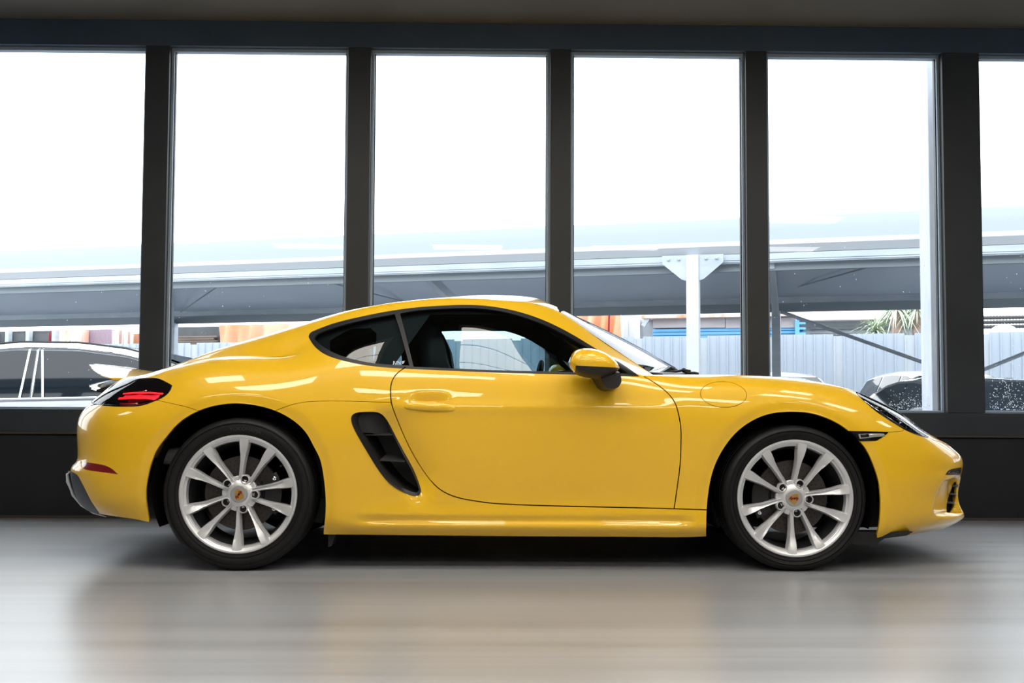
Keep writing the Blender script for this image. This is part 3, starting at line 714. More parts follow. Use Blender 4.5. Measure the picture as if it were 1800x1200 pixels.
# ---- wheels ----------------------------------------------------------------------------
def text_mesh(txt, size):
    c = bpy.data.curves.new('t', 'FONT'); c.body = txt; c.size = size; c.align_x = 'CENTER'; c.extrude = 0; c.resolution_u = 2
    o = bpy.data.objects.new('t', c); COL.objects.link(o); bpy.context.view_layer.update()
    me = bpy.data.meshes.new_from_object(o.evaluated_get(bpy.context.evaluated_depsgraph_get()))
    bpy.data.objects.remove(o); return me
def wheel(cx, cz, yf, RT, phase, crest, sgn, caliper_side, name='wheel'):
    """wheel whose outer face looks to -y (sgn=1) or +y; parts are children of an Empty that hangs on the car"""
    w = bpy.data.objects.new(name, None); COL.objects.link(w); w.parent = CAR; w.location = Vector((cx, yf*sgn, cz))+CARI
    w.scale = (1, 1, 1)
    RR = .262; hw = .118        # half tyre width, face plane y=0 is the tyre bulge
    def out(nm, bm, m, smooth=35, par=None, **k):
        if sgn < 0:
            for v in bm.verts: v.co.y *= -1
        return bm_obj(nm, bm, m, par or w, smooth, **k)
    bm = bmesh.new()
    prof = [(.250, .012), (.258, .004), (.268, .002), (.285, -.006), (RT-.030, -.008), (RT-.014, .002), (RT-.004, .014), (RT-.001, .026)]
    for k in range(4):
        y0 = .040+k*.046; prof += [(RT, y0), (RT, y0+.030), (RT-.007, y0+.032), (RT-.007, y0+.042)]
    prof += [(RT-.001, .222), (RT-.014, .24), (RT-.05, .25), (.25, .235)]
    lathe(bm, prof, 96); out('tyre', bm, rubber, 40)
    # sidewall rings
    bm = bmesh.new(); lathe(bm, [(.276, -.002), (.277, -.0075), (.279, -.0075), (.280, -.003)], 96)
    lathe(bm, [(RT-.026, -.006), (RT-.025, -.0105), (RT-.022, -.0105), (RT-.021, -.004)], 96); out('sidewall_rib', bm, rubber, 40)
    # rim: lip, step, barrel
    bm = bmesh.new()
    lathe(bm, [(.252, .014), (RR-.001, .004), (RR, -.001), (RR-.003, -.005), (RR-.010, -.005), (.2435, .001), (.2425, .012), (.2405, .014), (.2335, .015), (.2325, .024), (.229, .044)], 96)
    out('rim', bm, silver, 30)
    bm = bmesh.new(); lathe(bm, [(.229, .040), (.216, .10), (.214, .20), (.235, .23)], 64); out('rim_barrel', bm, mat('barrel_dark', (.05, .05, .052), .4, .5), 30)
    tips = []
    for p in range(5):
        a0 = phase+p*2*math.pi/5
        for s in (-1, 1):
            bm = bmesh.new(); rad = (math.cos(a0), math.sin(a0)); tan = (-rad[1], rad[0])
            secs = []
            #        r along pair axis, lateral centre, width, face depth
            st = [(.048, .016, .022, .030), (.070, .0235, .017, .026), (.10, .031, .0175, .021), (.135, .0390, .020, .016), (.165, .0465, .026, .011), (.190, .0535, .036, .005), (.212, .0595, .042, .001), (.240, .0675, .046, -.003)]
            for k, (r, l, wd_, fd) in enumerate(st):
                lc = s*l; ridge = .10 if k < 4 else .05
                # cross-section, from the inner flank over the face to the outer flank
                q = [(-.5*wd_-.004, fd+.036), (-.5*wd_, fd+.004), (-.5*wd_+.002, fd), (-.08*wd_*s, fd+.006*(k < 6)), (.22*wd_*s, fd+.009*(k < 6)), (.5*wd_-.002, fd), (.5*wd_, fd+.004), (.5*wd_+.004, fd+.036)]
                q = sorted(q, key=lambda t: t[0])
                secs.append([(rad[0]*r+tan[0]*(lc+a), y, rad[1]*r+tan[1]*(lc+a)) for a, y in q])
            R_ = [[bm.verts.new(v) for v in sc_] for sc_ in secs]
            for A, B in zip(R_[:-1], R_[1:]):
                for k in range(7): bm.faces.new((A[k], A[k+1], B[k+1], B[k]))
                bm.faces.new((A[7], A[0], B[0], B[7]))
            bm.faces.new(R_[0]); bm.faces.new(R_[-1][::-1])
            out('spoke', bm, silver, 28)
    # hub: plate with five bolt bosses
    bm = bmesh.new(); lathe(bm, [(.0005, .020), (.044, .020), (.052, .024), (.060, .034), (.074, .040), (.076, .06), (.04, .07)], 48)
    for p in range(5):
        a0 = phase+p*2*math.pi/5; c = Vector((math.cos(a0)*.068, 0, math.sin(a0)*.068)); n0 = len(bm.verts)
        rr = lathe(bm, [(.0225, .045), (.0205, .022), (.0190, .0185), (.0165, .0185), (.0160, .022), (.0160, .045)], 20)
        for ring in rr:
            for v in ring: v.co += c
    out('hub', bm, silver, 35)
    for p in range(5):
        a1 = phase+(p+.5)*2*math.pi/5
        bm = bmesh.new(); M = Matrix.Rotation(-a1, 4, 'Y')
        box(bm, .050, .080, .034, .058, -.013, .013, M); out('hub_web', bm, silver, 30, bevel=.004)
        a0 = phase+p*2*math.pi/5; bm = bmesh.new(); lathe(bm, [(.0158, .044), (.0158, .030), (.010, .030), (.009, .036), (.0005, .036)], 16)
        for v in bm.verts: v.co += Vector((math.cos(a0)*.068, 0, math.sin(a0)*.068))
        out('wheel_bolt', bm, mat('bolt_dark', (.012, .011, .010), .4, .3), 40)
    bm = bmesh.new(); lathe(bm, [(.040, .022), (.0375, .016), (.0355, .014), (.0005, .012)], 40); cap = out('hub_cap', bm, mat('cap_silver', (.52, .51, .50), .35, .7), 30)
    # crest on the cap: gold shield, red and black bars, dark centre
    gold = mat('crest_gold', (.55, .33, .07), .35, .6); cred = mat('crest_red', (.55, .03, .02), .4); cblk = mat('crest_black', (.01, .01, .01), .4)
    def flat(poly, y, m, nm):
        b2 = bmesh.new(); ca, sa = math.cos(crest), math.sin(crest)
        pp = [(x*ca-z*sa, x*sa+z*ca) for x, z in poly]
        prism(b2, pp, y, y+.0012); return out(nm, b2, m, None)
    sh = [(-.0195, .0215), (0, .0235), (.0195, .0215), (.0215, .008), (.0175, -.009), (.009, -.020), (0, -.026), (-.009, -.020), (-.0175, -.009), (-.0215, .008)]
    flat([(x*.92, z*.98+.002) for x, z in sh], .0112, gold, 'crest')
    for (xa, xb, za, zb) in ((.002, .017, .004, .017), (-.016, -.002, -.011, .002)):
        n = 4
        for k in range(n):
            x0 = xa+(xb-xa)*k/n; x1 = xa+(xb-xa)*(k+1)/n
            flat([(x0, za), (x1, za), (x1, zb), (x0, zb)], .0104, (cred, cblk)[k % 2], 'crest_bar')
    flat([(.0045*math.cos(t), .0055*math.sin(t)+.002) for t in np.linspace(0, 2*math.pi, 11)[:-1]], .0100, cblk, 'crest_centre')
    # valve
    bm = bmesh.new(); va = phase+math.radians(-35 if caliper_side > 0 else 20)
    tube(bm, [(math.cos(va)*.226, .03, math.sin(va)*.226), (math.cos(va)*.221, .008, math.sin(va)*.221)], .0045, 8); out('valve', bm, dark_metal, 40)
    # brake disc (drilled) and caliper
    bm = bmesh.new(); lathe(bm, [(.09, .075), (.165, .075), (.165, .105), (.09, .105)], 64, closed=True); dsc = out('brake_disc', bm, mat('disc_iron', (.065, .057, .055), .45, .6), 30)
    bm = bmesh.new()
    for k in range(36):
        a = k*2*math.pi/36
        for q in range(3):
            r = .108+q*.02; b_ = a+q*.10
            bmesh.ops.create_circle(bm, cap_ends=True, segments=8, radius=.0032, matrix=Matrix.Translation((math.cos(b_)*r, .0742, math.sin(b_)*r))@Matrix.Rotation(math.pi/2, 4, 'X'))
    dh = out('drill_hole', bm, cblk, None); dh['kind'] = 'stuff'
    bm = bmesh.new(); lathe(bm, [(.05, .06), (.095, .06), (.095, .08), (.05, .08)], 40, closed=True); out('disc_hat', bm, dark_metal, 30)
    bm = bmesh.new(); aa = 0 if caliper_side > 0 else math.pi
    prof = [(.105, .055), (.110, .048), (.160, .046), (.182, .056), (.182, .125), (.105, .125)]
    rr = lathe(bm, prof, 16, closed=True, a0=aa-.55, a1=aa+.55)
    bm.faces.new([r_[0] for r_ in rr]); bm.faces.new([r_[-1] for r_ in rr][::-1])
    cal = out('brake_caliper', bm, mat('caliper_black', (.014, .013, .013), .3), 35)
    for k in (-.42, .42):
        bm = bmesh.new(); lathe(bm, [(.009, .056), (.009, .040), (.005, .038), (.0005, .040)], 14)
        for v in bm.verts: v.co += Vector((math.cos(aa+k)*.165, 0, math.sin(aa+k)*.165))
        out('caliper_bolt', bm, chrome, 40)
    bm = bmesh.new(); lathe(bm, [(.0005, .13), (.11, .13), (.11, .16), (.0005, .16)], 32); out('hub_carrier', bm, dark_int, 40)
    if sgn > 0 and name == 'wheel' and caliper_side > 0:
        me = text_mesh('YOKOHAMA', .024); bm = bmesh.new(); bm.from_mesh(me); r0 = RT-.056
        for v in bm.verts:
            t = math.radians(84)-v.co.x/r0; rr_ = r0+v.co.y; v.co = Vector((math.cos(t)*rr_, -.0088, math.sin(t)*rr_))
        bm_obj('tyre_lettering', bm, mat('letter_rubber', (.035, .034, .034), .6), w, None)
    return w
hr = at(418.5, 868.5, -.885); hf = at(1398, 878, -.868)
for sgn in (1, -1):
    wheel(hr[0], .337, -.885, .337, math.radians(69), math.radians(196), sgn, 1)
    wheel(hf[0], .325, -.868, .325, math.radians(66), math.radians(140), sgn, -1)
# suspension pieces seen behind the rear wheel
bm = bmesh.new(); tube(bm, [(-.36, -.60, .30), (-.30, -.45, .33), (-.1, -.3, .30)], .035, 12)
for v in bm.verts: v.co += CARI
bm_obj('exhaust_silencer', bm, mat('silencer_steel', (.35, .32, .28), .4, .8), CAR, 50)
bm = bmesh.new(); box(bm, -.40, -.28, -.72, -.55, .455, .53)
for v in bm.verts: v.co += CARI
bm_obj('heat_shield', bm, mat('shield_grey', (.16, .16, .17), .5, .5), CAR, bevel=.02)
# diffuser edge: bright blade under the rear bumper
secs = []
for w in np.linspace(-.60, .60, 25):
    dx = .30*(abs(w)/.6)**3*.12
    secs.append([(x-1.232+dx, w, z) for x, z in ((-.863, .418), (-.872, .405), (-.868, .37), (-.842, .31), (-.80, .262), (-.745, .228), (-.69, .212), (-.69, .216), (-.735, .238), (-.785, .275), (-.825, .32), (-.852, .375), (-.855, .408))])
loft('diffuser_blade', secs, mat('blade_dark', (.035, .030, .027), .4), CAR)
for w_ in (-.60, .60):
    bm = bmesh.new(); tube(bm, [(x-1.2+.004, w_, z) for x, z in ((-.852, .416), (-.866, .405), (-.862, .37), (-.836, .31), (-.795, .262), (-.74, .226), (-.68, .209))], [.001, .006, .009, .008, .007, .005, .003], 8)
    bm_obj('diffuser_edge', bm, mat('edge_silver', (.7, .71, .75), .3, .5), CAR, 50)
# ---- intake insert: black duct with frame and two vanes --------------------------------
L = smoothline(intake, True, 3); cx_, cy_ = L.mean(0)
pts0 = [on_surface(x, y, .001)[0] for x, y in L]
ins = []
C = np.array([(633, 735), (640, 757), (656, 792), (677, 826), (697, 848), (717.5, 861.5), (733, 866)])
inner = []
for (x, y), p in zip(L, pts0):
    # leading frame: wide on the rear (left) side, thin towards the door
    d = np.abs(C-np.array([x, y])).sum(1).min()
    inner.append(p)
inL = smoothline([(634,735),(637,731),(643,727),(659,727),(669,730),(676,738),(684,751),(705,792),(724,828),(735,854),(736.5,862),(732,866),(717.5,861.5),(697,848.5),(677,826.5),(656,792.5),(640,758)], True, 3)
nI = len(L); q = resample(inL, 1, True); q = np.array([inL[int(k*len(inL)/nI) % len(inL)] for k in range(nI)])
# match by nearest angle along the loop
def loopmatch(A, B, n):
    def rs(P): 
        P = np.vstack([P, P[:1]]); d = np.r_[0, np.cumsum(np.linalg.norm(np.diff(P, axis=0), axis=1))]; t = np.linspace(0, d[-1], n+1)[:-1]
        return np.stack([np.interp(t, d, P[:, i]) for i in range(2)], 1)
    A, B = rs(A), rs(B); best = min(range(n), key=lambda s: ((A-np.roll(B, s, 0))**2).sum()); return A, np.roll(B, best, 0)
A_, B_ = loopmatch(L, inL, 90)
def lift(P, off): return [on_surface(x, y, off)[0]-np.array([1.2, 0, 0]) for x, y in P]
ringA = lift(A_, .000); ringA2 = lift(A_*.97+B_*.03, .003)
ringB = [on_surface(a[0], a[1], 0)[0]*0+p for a, p in zip(A_, [np.array([at(x, y, -.845)[0]-1.2, -.845, at(x, y, -.845)[2]]) for x, y in B_])]
ringC = [p*np.array([1, 0, 1])+np.array([.03, -.66, 0]) for p in ringB]
V = [v for r in (ringA, ringA2, ringB, ringC) for v in r]; n = 90; F = []
for k in range(3):
    for i in range(n): F.append((k*n+i, k*n+(i+1) % n, (k+1)*n+(i+1) % n, (k+1)*n+i))
F.append(tuple(3*n+i for i in range(n)))
duct = [obj('side_intake', V, F, mat('duct_black', (.016, .015, .015), .42), CAR, False), obj('side_intake', np.array(V)*[1, -1, 1], [f[::-1] for f in F], MATS['duct_black'], CAR, False)]
for d_ in duct:
    d_.data.polygons.foreach_set('use_smooth', [True]*len(d_.data.polygons)); d_.data.set_sharp_from_angle(angle=.6)
for (xa, ya, xb, yb) in ((642.5, 765, 690, 765), (668, 809.5, 712, 812)):
    a = at(xa, ya, -.845); b = at(xb, yb, -.845)
    for sgn, par in ((1, duct[0]), (-1, duct[1])):
        bm = bmesh.new(); vs = [(a[0], -.848, a[2]), (b[0], -.848, b[2]), (b[0]-.03, -.775, b[2]+.022), (a[0]+.02, -.775, a[2]+.022)]
        lo = [bm.verts.new((x-1.2, y*sgn, z)) for x, y, z in vs]; hi = [bm.verts.new((x-1.2, y*sgn, z+.004)) for x, y, z in vs]
        bm.faces.new(lo); bm.faces.new(hi[::-1])
        for k in range(4): bm.faces.new((lo[k], hi[k], hi[(k+1) % 4], lo[(k+1) % 4]))
        bm_obj('duct_vane', bm, mat('vane_black', (.035, .033, .032), .4), par)
# ---- door handle ----------------------------------------------------------------------
def handle(sgn):
    top = smoothline([(708,714),(717,708.5),(730,706.5),(757,707),(782,708.5),(796,711.5),(807.5,719)], False, 4); n = len(top)
    bot = smoothline([(708,714),(712,718),(722,720),(742,722),(770,723),(796,723),(807.5,719)], False, 4)
    bot = np.array([bot[min(int(k*len(bot)/n), len(bot)-1)] for k in range(n)]); bot[0] = top[0]; bot[-1] = top[-1]
    secs = []
    for k in range(n):
        a = at(*top[k], -.895); b = at(*bot[k], -.895); c = (a+b)/2; h = max(a[2]-b[2], .002)/2; t = k/(n-1); bul = .018*math.sin(math.pi*t)**.5
        secs.append([(c[0]-1.2, -sgn*(.876+bul*(.35+.65*max(0, math.cos(u)))*1.0-(.03 if math.cos(u) < -.5 and .15 < t < .85 else 0)*0), c[2]+h*math.sin(u)) for u in np.linspace(0, 2*math.pi, 13)[:-1]])
    return loft('door_handle', secs, paint, CAR, sm=60)
handle(1); handle(-1)
# ---- door mirrors ------------------------------------------------------------------------
def interp(P, x): P = np.array(P); return np.interp(x, P[:, 0], P[:, 1])
mtop = [(1001,636),(1003,628),(1006,621),(1010,616.5),(1016,613.5),(1022,611.8),(1033,611),(1048,613),(1063,618.5),(1077,627.5),(1086,637),(1090,646)]
mbot = [(1001,637),(1003,645),(1007,651),(1013,657),(1023,661.5),(1035,664),(1050,665.5),(1064,663.5),(1078,658),(1086,652),(1090,647)]
def mirror(sgn):
    root = None
    xs = [1001, 1001.8, 1003.5, 1006, 1010, 1014, 1020, 1028, 1038, 1050, 1062, 1072, 1080, 1085, 1088, 1089.5, 1090]
    yc = -1.0; n = 40
    def sec(px, shrink=1.0):
        zt = at(px, interp(mtop, px), yc)[2]; zb = at(px, interp(mbot, px), yc)[2]; x = at(px, 640, yc)[0]-1.2
        zs = at(px, 643.3+(px-1010)*.04, yc)[2]; t = (px-1001)/89.
        wy = max(.105*(1-t**3.0)**.5*min(1, .80+.2*((px-1001)/12.)) if t < 1 else .004, .004)
        zc = (zt+zb)/2; h = max((zt-zb)/2, .0015); q = max(-.97, min(.97, (zs-zc)/h)); us = math.asin(math.copysign(abs(q)**(1/.85), q)); out_ = []
        us_ = [us+(math.pi-2*us)*k/22 for k in range(22)]+[math.pi-us+(math.pi+2*us)*k/18 for k in range(18)]
        for u in us_:
            c, s_ = math.cos(u), math.sin(u); ce = abs(c)**.85*(1 if c > 0 else -1); se = abs(s_)**.85*(1 if s_ > 0 else -1)
            out_.append((x, sgn*(yc+.03+wy*ce*shrink), zc+h*se*shrink))
        return out_, zs
    A = [sec(p) for p in xs]
    fy = []; fb = []; V = []
    for s_, _ in A: V += s_
    for i in range(len(xs)-1):
        for k in range(n):
            f = (i*n+k, i*n+(k+1) % n, (i+1)*n+(k+1) % n, (i+1)*n+k)
            (fb if (k >= 22 and xs[i] >= 1010) else fy).append(f)
    if sgn < 0: pass
    sh = obj('mirror_shell', V, fy+[tuple((len(xs)-1)*n+k for k in range(n))], paint, CAR, True)
    obj('mirror_base_cover', V, fb, mat('mirror_black', (.022, .018, .016), .42), sh, True)
    bm = bmesh.new(); s0, _ = sec(1003.5, .90); v = [bm.verts.new((p[0]+.004, p[1], p[2])) for p in s0]; bm.faces.new(v); bm_obj('mirror_glass', bm, chrome, sh)
    # stalk down to the door
    loopo = [(1042,660),(1048,671),(1053,681),(1058,685),(1066,686.5),(1077,686),(1084,682),(1089.5,673),(1089.5,664),(1086,652),(1070,656),(1055,660)]
    secs = []
    for yy, k, dx in ((-1.0, .80, .01), (-.96, .92, .005), (-.915, 1.0, 0), (-.88, 1.03, 0), (-.84, 1.05, 0)):
        P = [at(x, y, -.93) for x, y in loopo]; c = np.mean(P, axis=0)
        secs.append([((p[0]-c[0])*k+c[0]-1.2+dx, sgn*yy, (p[2]-c[2])*k+c[2]+.004*(1-k)) for p in P])
    st_ = loft('mirror_stalk', secs, MATS['mirror_black'], sh, sm=35)
    bm = bmesh.new(); P = [at(x, y, -.995) for x, y in ((1080.5,660),(1086,657),(1087.5,670),(1083,674.5))]
    prism(bm, [(p[0]-1.2, p[2]) for p in P], sgn*-.965, sgn*-.945); bm_obj('stalk_recess', bm, dark_int, sh)
mirror(1); mirror(-1)
# ---- rear spoiler wing, struts, light strip ------------------------------------------------
def wing(name, rows_, m, n=6, par=CAR):
    secs = []
    for (w, xt, zt, xl, zl, th) in rows_:
        prof = []
        for t in np.linspace(0, 1, n): prof.append((xt+(xl-xt)*t, zt+(zl-zt)*t+th*.35*math.sin(math.pi*t)))
        for t in np.linspace(1, 0, n): prof.append((xt+(xl-xt)*t, zt+(zl-zt)*t-th*(.25+.75*math.sin(math.pi*min(1, t*1.2)**.7)) if 0 < t < 1 else zt+(zl-zt)*t-th*.3))
        secs.append([(x-1.2, w, z) for x, z in prof])
    return loft(name, secs, m, par, sm=45)
wr = [(.52, -.700, .856, -.63, .852, .008), (.50, -.724, .862, -.60, .856, .016), (.45, -.769, .876, -.59, .862, .020), (.35, -.84, .904, -.58, .870, .024), (.2, -.915, .930, -.57, .878, .026), (.0, -.950, .939, -.57, .882, .026)]
wing('spoiler', [(-a[0],)+a[1:] for a in wr]+[a for a in wr[::-1][1:]], paint)
sr = [(.50, -.77, .800, -.62, .83, .02), (.42, -.83, .815, -.64, .84, .035), (.25, -.895, .826, -.66, .85, .04), (0, -.92, .828, -.66, .85, .04)]
wing('tail_light_strip', [(-a[0],)+a[1:] for a in sr]+[a for a in sr[::-1][1:]], mat('strip_black', (.02, .02, .022), .08, coat=1.))
for sgn in (-1, 1):
    bm = bmesh.new(); prism(bm, [(a-1.2, b) for a, b in ((-.72, .875), (-.60, .872), (-.585, .80), (-.63, .79), (-.67, .81))], sgn*.36, sgn*.40); bm_obj('spoiler_strut', bm, black_gloss, CAR)
# ---- wipers, cowl ---------------------------------------------------------------------------
for (pts, r_) in (([(1168,658),(1172,654.5),(1190,652.5),(1203,650),(1214,652)], .006), ([(1200,652),(1210,655),(1222,655.5),(1228,657)], .007)):
    bm = bmesh.new(); tube(bm, [Vector(at(x, y, -.35))+CARI for x, y in pts], r_, 8); bm_obj('wiper', bm, black_pl, CAR, 50)
bm = bmesh.new(); bmesh.ops.create_icosphere(bm, subdivisions=2, radius=.012)
for v in bm.verts: v.co += Vector(at(1202, 650.5, -.36))+CARI
bm_obj('wiper_pivot', bm, black_pl, CAR, 60)
secs = []
for w in np.linspace(-.62, .62, 21): secs.append([(x-1.2-.62*w*w, w, z-.03*w*w) for x, z in ((2.06, .905), (2.155, .899), (2.165, .890), (2.10, .86), (2.04, .87))])
loft('cowl_panel', secs, black_pl, CAR)
# ---- cabin -----------------------------------------------------------------------------------
cl = []
op1 = [tuple(at(x, y, .70)[[0, 2]]) for x, y in ((778,584),(795,583),(893,583.5),(925,596),(958,615),(1003,641))]+[(1.62, .80), (.6, .80)]
op2 = [tuple(at(x, y, .72)[[0, 2]]) for x, y in ((640,622),(668,604.5),(697,604),(705,611),(706,640))]+[(.55, .80), (.40, .80)]
ia, ib = int(stai(6.6)), int(iW-2); ja = int(rowj(5))
Gi = G-NRM*.028
def inv_xz(x, z):
    D = (Gi[..., 0]-x)**2+(Gi[..., 2]-z)**2; D[:, int(rowj(11)):] = 9; k = np.argmin(D); i, j = float(k//NU), float(k % NU)
    for _ in range(10):
        P = bil(Gi, np.array([i, min(i+1, NT-1.01), i]), np.array([j, j, min(j+1, NU-1.01)]))[:, [0, 2]]
        J = np.array([P[1]-P[0], P[2]-P[0]]).T
        try: st = np.clip(np.linalg.solve(J, np.array([x, z])-P[0]), -1, 1)
        except Exception: break
        i = min(max(i+st[0], 0), NT-2.); j = min(max(j+st[1], 0), NU-2.)
    return i, j
holes = [np.array([inv_xz(*p) for p in resample(np.array(o_), .04, True)]) for o_ in (op1, op2)]
holes += [np.array([(ihd+1, rowj(11)), (ihd+1, NU+2), (ib+2, NU+2), (ib+2, rowj(11))]), np.array([(ia-1, ja-1), (stai(8.4), ja-1), (stai(8.4), rowj(8)), (ia-1, rowj(8))])]
vv = [(i, j) for i in range(ia, ib+1, 2) for j in range(ja, NU, 2)]+[(i, NU-1) for i in range(ia, ib+1, 2)]
ee = []
for H in holes:
    H = H.copy(); H[:, 0] = np.clip(H[:, 0], ia, ib); H[:, 1] = np.clip(H[:, 1], ja, NU-1); b = len(vv); vv += [tuple(h) for h in H]; ee += [(b+k, b+(k+1) % len(H)) for k in range(len(H))]
lv, le, lf, _, _, _ = delaunay_2d_cdt([Vector(v) for v in vv], ee, [], 0, 1e-4)
lv = np.array([v[:] for v in lv]); lf = np.array([f for f in lf if len(f) == 3]); lc = lv[lf].mean(1); bad = np.zeros(len(lf), bool)
for H in holes: bad |= inpoly(lc[:, 0], lc[:, 1], H)
V = bil(Gi, lv[:, 0], lv[:, 1])-np.array([1.2, 0, 0]); F = [tuple(f) for f in lf[~bad]]
obj('cabin_lining', V, F, dark_int, CAR, True); obj('cabin_lining', V*np.array([1, -1, 1]), [f[::-1] for f in F], dark_int, CAR, True)
bm = bmesh.new(); prism(bm, [(x-1.2, z) for x, z in ((.30, .30), (.30, .86), (.42, .90), (.52, .88), (.60, .30))], -.66, .66); bm_obj('rear_bulkhead', bm, dark_int, CAR)
secs = []
for w in np.linspace(-.70, .70, 15): secs.append([(x-1.2-.5*w*w, w, z) for x, z in ((1.52, .60), (1.50, .80), (1.56, .875), (1.72, .90), (2.05, .885), (2.12, .86), (2.1, .5), (1.7, .45))])
loft('dashboard', secs, dark_int, CAR)
def seat(yc):
    """bucket seat seen from the side: cushion, back, headrest in one shape"""
    s0 = [(a+.29, b) for a, b in [(.55,.30),(1.15,.30),(1.20,.42),(1.10,.47),(.80,.44),(.74,.52),(.66,.80),(.60,.97),(.585,1.06),(.55,1.13),(.50,1.15),(.455,1.12),(.47,1.0),(.50,.85),(.52,.6)]]
    secs = []
    for w, k in ((-.24, .93), (-.21, 1.0), (-.12, .97), (0, .95), (.12, .97), (.21, 1.0), (.24, .93)):
        sec = []
        for x, z in s0:
            narrow = np.interp(z, [.3, .8, 1.0, 1.15], [1, .95, .62, .45]); cx2, cz2 = 1.04, .6
            sec.append(((x-cx2)*k+cx2-1.2, yc+w*narrow, (z-cz2)*k+cz2))
        secs.append(sec)
    o = loft('seat', secs, mat('seat_leather', (.012, .012, .013), .5), CAR, sm=70)
    return o
seat(-.36); seat(.36)
bm = bmesh.new()
tube(bm, [(1.36-1.2+.03*math.sin(a), .36+.18*math.cos(a), .80+.18*math.sin(a)*.95) for a in np.linspace(0, 2*math.pi, 33)], .015, 10, False)
for a in (-.3, math.pi+.3, -math.pi/2): tube(bm, [(1.38-1.2, .36, .80), (1.36-1.2, .36+.17*math.cos(a), .80+.17*math.sin(a))], .014, 8)
bm_obj('steering_wheel', bm, dark_int, CAR, 50)
bm = bmesh.new(); bmesh.ops.create_uvsphere(bm, u_segments=16, v_segments=10, radius=.5)
for v in bm.verts: v.co = Vector((v.co.x*.03+1.60-1.2, v.co.y*.24, v.co.z*.07+1.10))
bm_obj('rear_view_mirror', bm, dark_int, CAR, 60)
# lettering on the small side window
me = text_mesh('JUN', .030); bm = bmesh.new(); bm.from_mesh(me)
zz = []
for v in bm.verts:
    px_, py_ = 697.5+v.co.x*260, 638.6-v.co.y*250+v.co.x*14
    p, n_ = on_surface(px_, py_, .0); v.co = Vector(p+n_*-.004)+CARI
bm_obj('window_sticker', bm, mat('sticker_white', (.8, .8, .8), .5), CAR)
bm = bmesh.new()
for (a, b) in (((706.5,635),(711.5,633)), ((707,636.8),(711,635)), ((707.2,638.3),(710,636.8))):
    P = [on_surface(a[0], a[1]-.8, -.004)[0], on_surface(b[0], b[1]-.2, -.004)[0], on_surface(b[0], b[1]+.4, -.004)[0], on_surface(a[0], a[1]+.4, -.004)[0]]
    bm.faces.new([bm.verts.new(Vector(p)+CARI) for p in P])
bm_obj('sticker_wing', bm, MATS['sticker_white'], CAR)
# ================================================================== the showroom
YW = 1.385
def struct(o): o['kind'] = 'structure'; return o
steel = noise_mat('painted_steel', (.026, .030, .037), (.036, .041, .049), (2, 2, 2), (.38, .5))
steel_haze = noise_mat('header_steel', (.050, .078, .125), (.064, .095, .150), (1.5, 1.5, 1.5), (.4, .55))  # bluish window glare over the header is put into its steel colour
panel_blk = noise_mat('black_wall_panel', (.006, .007, .010), (.009, .010, .013), (3, 3, 3), (.45, .6))
alu = mat('frame_aluminium', (.34, .43, .54), .4, .2)
ceil_m = noise_mat('ceiling_grey', (.10, .095, .088), (.115, .11, .10), (.8, .8, .8), (.7, .8))
wall_m = noise_mat('far_wall_grey', (.16, .155, .15), (.19, .185, .18), (.6, .6, .6), (.6, .8))
X0, X1, Y0, ZC = -7.5, 10.5, -11.5, at(900, 41, YW)[2]
def floor_mat():
    m = mat('polished_floor', (.3, .3, .3), .3, spec=1.0)
    nt, N, L, b = nodes(m)
    tc = N.new('ShaderNodeTexCoord')
    def nz(sc, det, dist=0.):
        mp = N.new('ShaderNodeMapping'); mp.inputs['Scale'].default_value = sc; n = N.new('ShaderNodeTexNoise')
        n.inputs['Scale'].default_value = 1; n.inputs['Detail'].default_value = det; n.inputs['Distortion'].default_value = dist
        L.new(tc.outputs['Object'], mp.inputs[0]); L.new(mp.outputs[0], n.inputs['Vector']); return n
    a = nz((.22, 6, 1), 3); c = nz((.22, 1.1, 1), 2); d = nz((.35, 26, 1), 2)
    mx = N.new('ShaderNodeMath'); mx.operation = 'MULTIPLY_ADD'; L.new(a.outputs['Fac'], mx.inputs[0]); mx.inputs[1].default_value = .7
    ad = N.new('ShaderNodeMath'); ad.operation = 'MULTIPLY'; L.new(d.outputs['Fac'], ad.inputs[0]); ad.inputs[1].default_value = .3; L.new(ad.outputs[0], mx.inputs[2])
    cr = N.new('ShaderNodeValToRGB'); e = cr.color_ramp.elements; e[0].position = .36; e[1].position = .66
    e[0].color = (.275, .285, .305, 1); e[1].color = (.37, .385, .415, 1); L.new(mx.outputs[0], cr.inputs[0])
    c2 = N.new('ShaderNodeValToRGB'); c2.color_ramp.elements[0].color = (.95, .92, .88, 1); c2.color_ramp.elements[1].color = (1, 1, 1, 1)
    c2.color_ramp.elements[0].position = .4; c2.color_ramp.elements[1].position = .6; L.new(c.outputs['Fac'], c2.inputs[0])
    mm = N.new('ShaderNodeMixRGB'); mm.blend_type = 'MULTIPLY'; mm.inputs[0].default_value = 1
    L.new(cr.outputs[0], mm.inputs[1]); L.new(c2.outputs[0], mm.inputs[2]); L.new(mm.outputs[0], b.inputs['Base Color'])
    mr = N.new('ShaderNodeMapRange'); mr.inputs['To Min'].default_value = .27; mr.inputs['To Max'].default_value = .37
    L.new(mx.outputs[0], mr.inputs[0]); L.new(mr.outputs[0], b.inputs['Roughness'])
    return m
def slab(name, x0, x1, y0, y1, z0, z1, m, parent=None, bevel=0):
    bm = bmesh.new(); box(bm, x0, x1, y0, y1, z0, z1); o = bm_obj(name, bm, m, parent, bevel=bevel)
    return o if parent else struct(o)
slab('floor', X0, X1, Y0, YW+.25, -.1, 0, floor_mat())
slab('ceiling', X0, X1, Y0, YW+.10, ZC, ZC+.1, ceil_m)
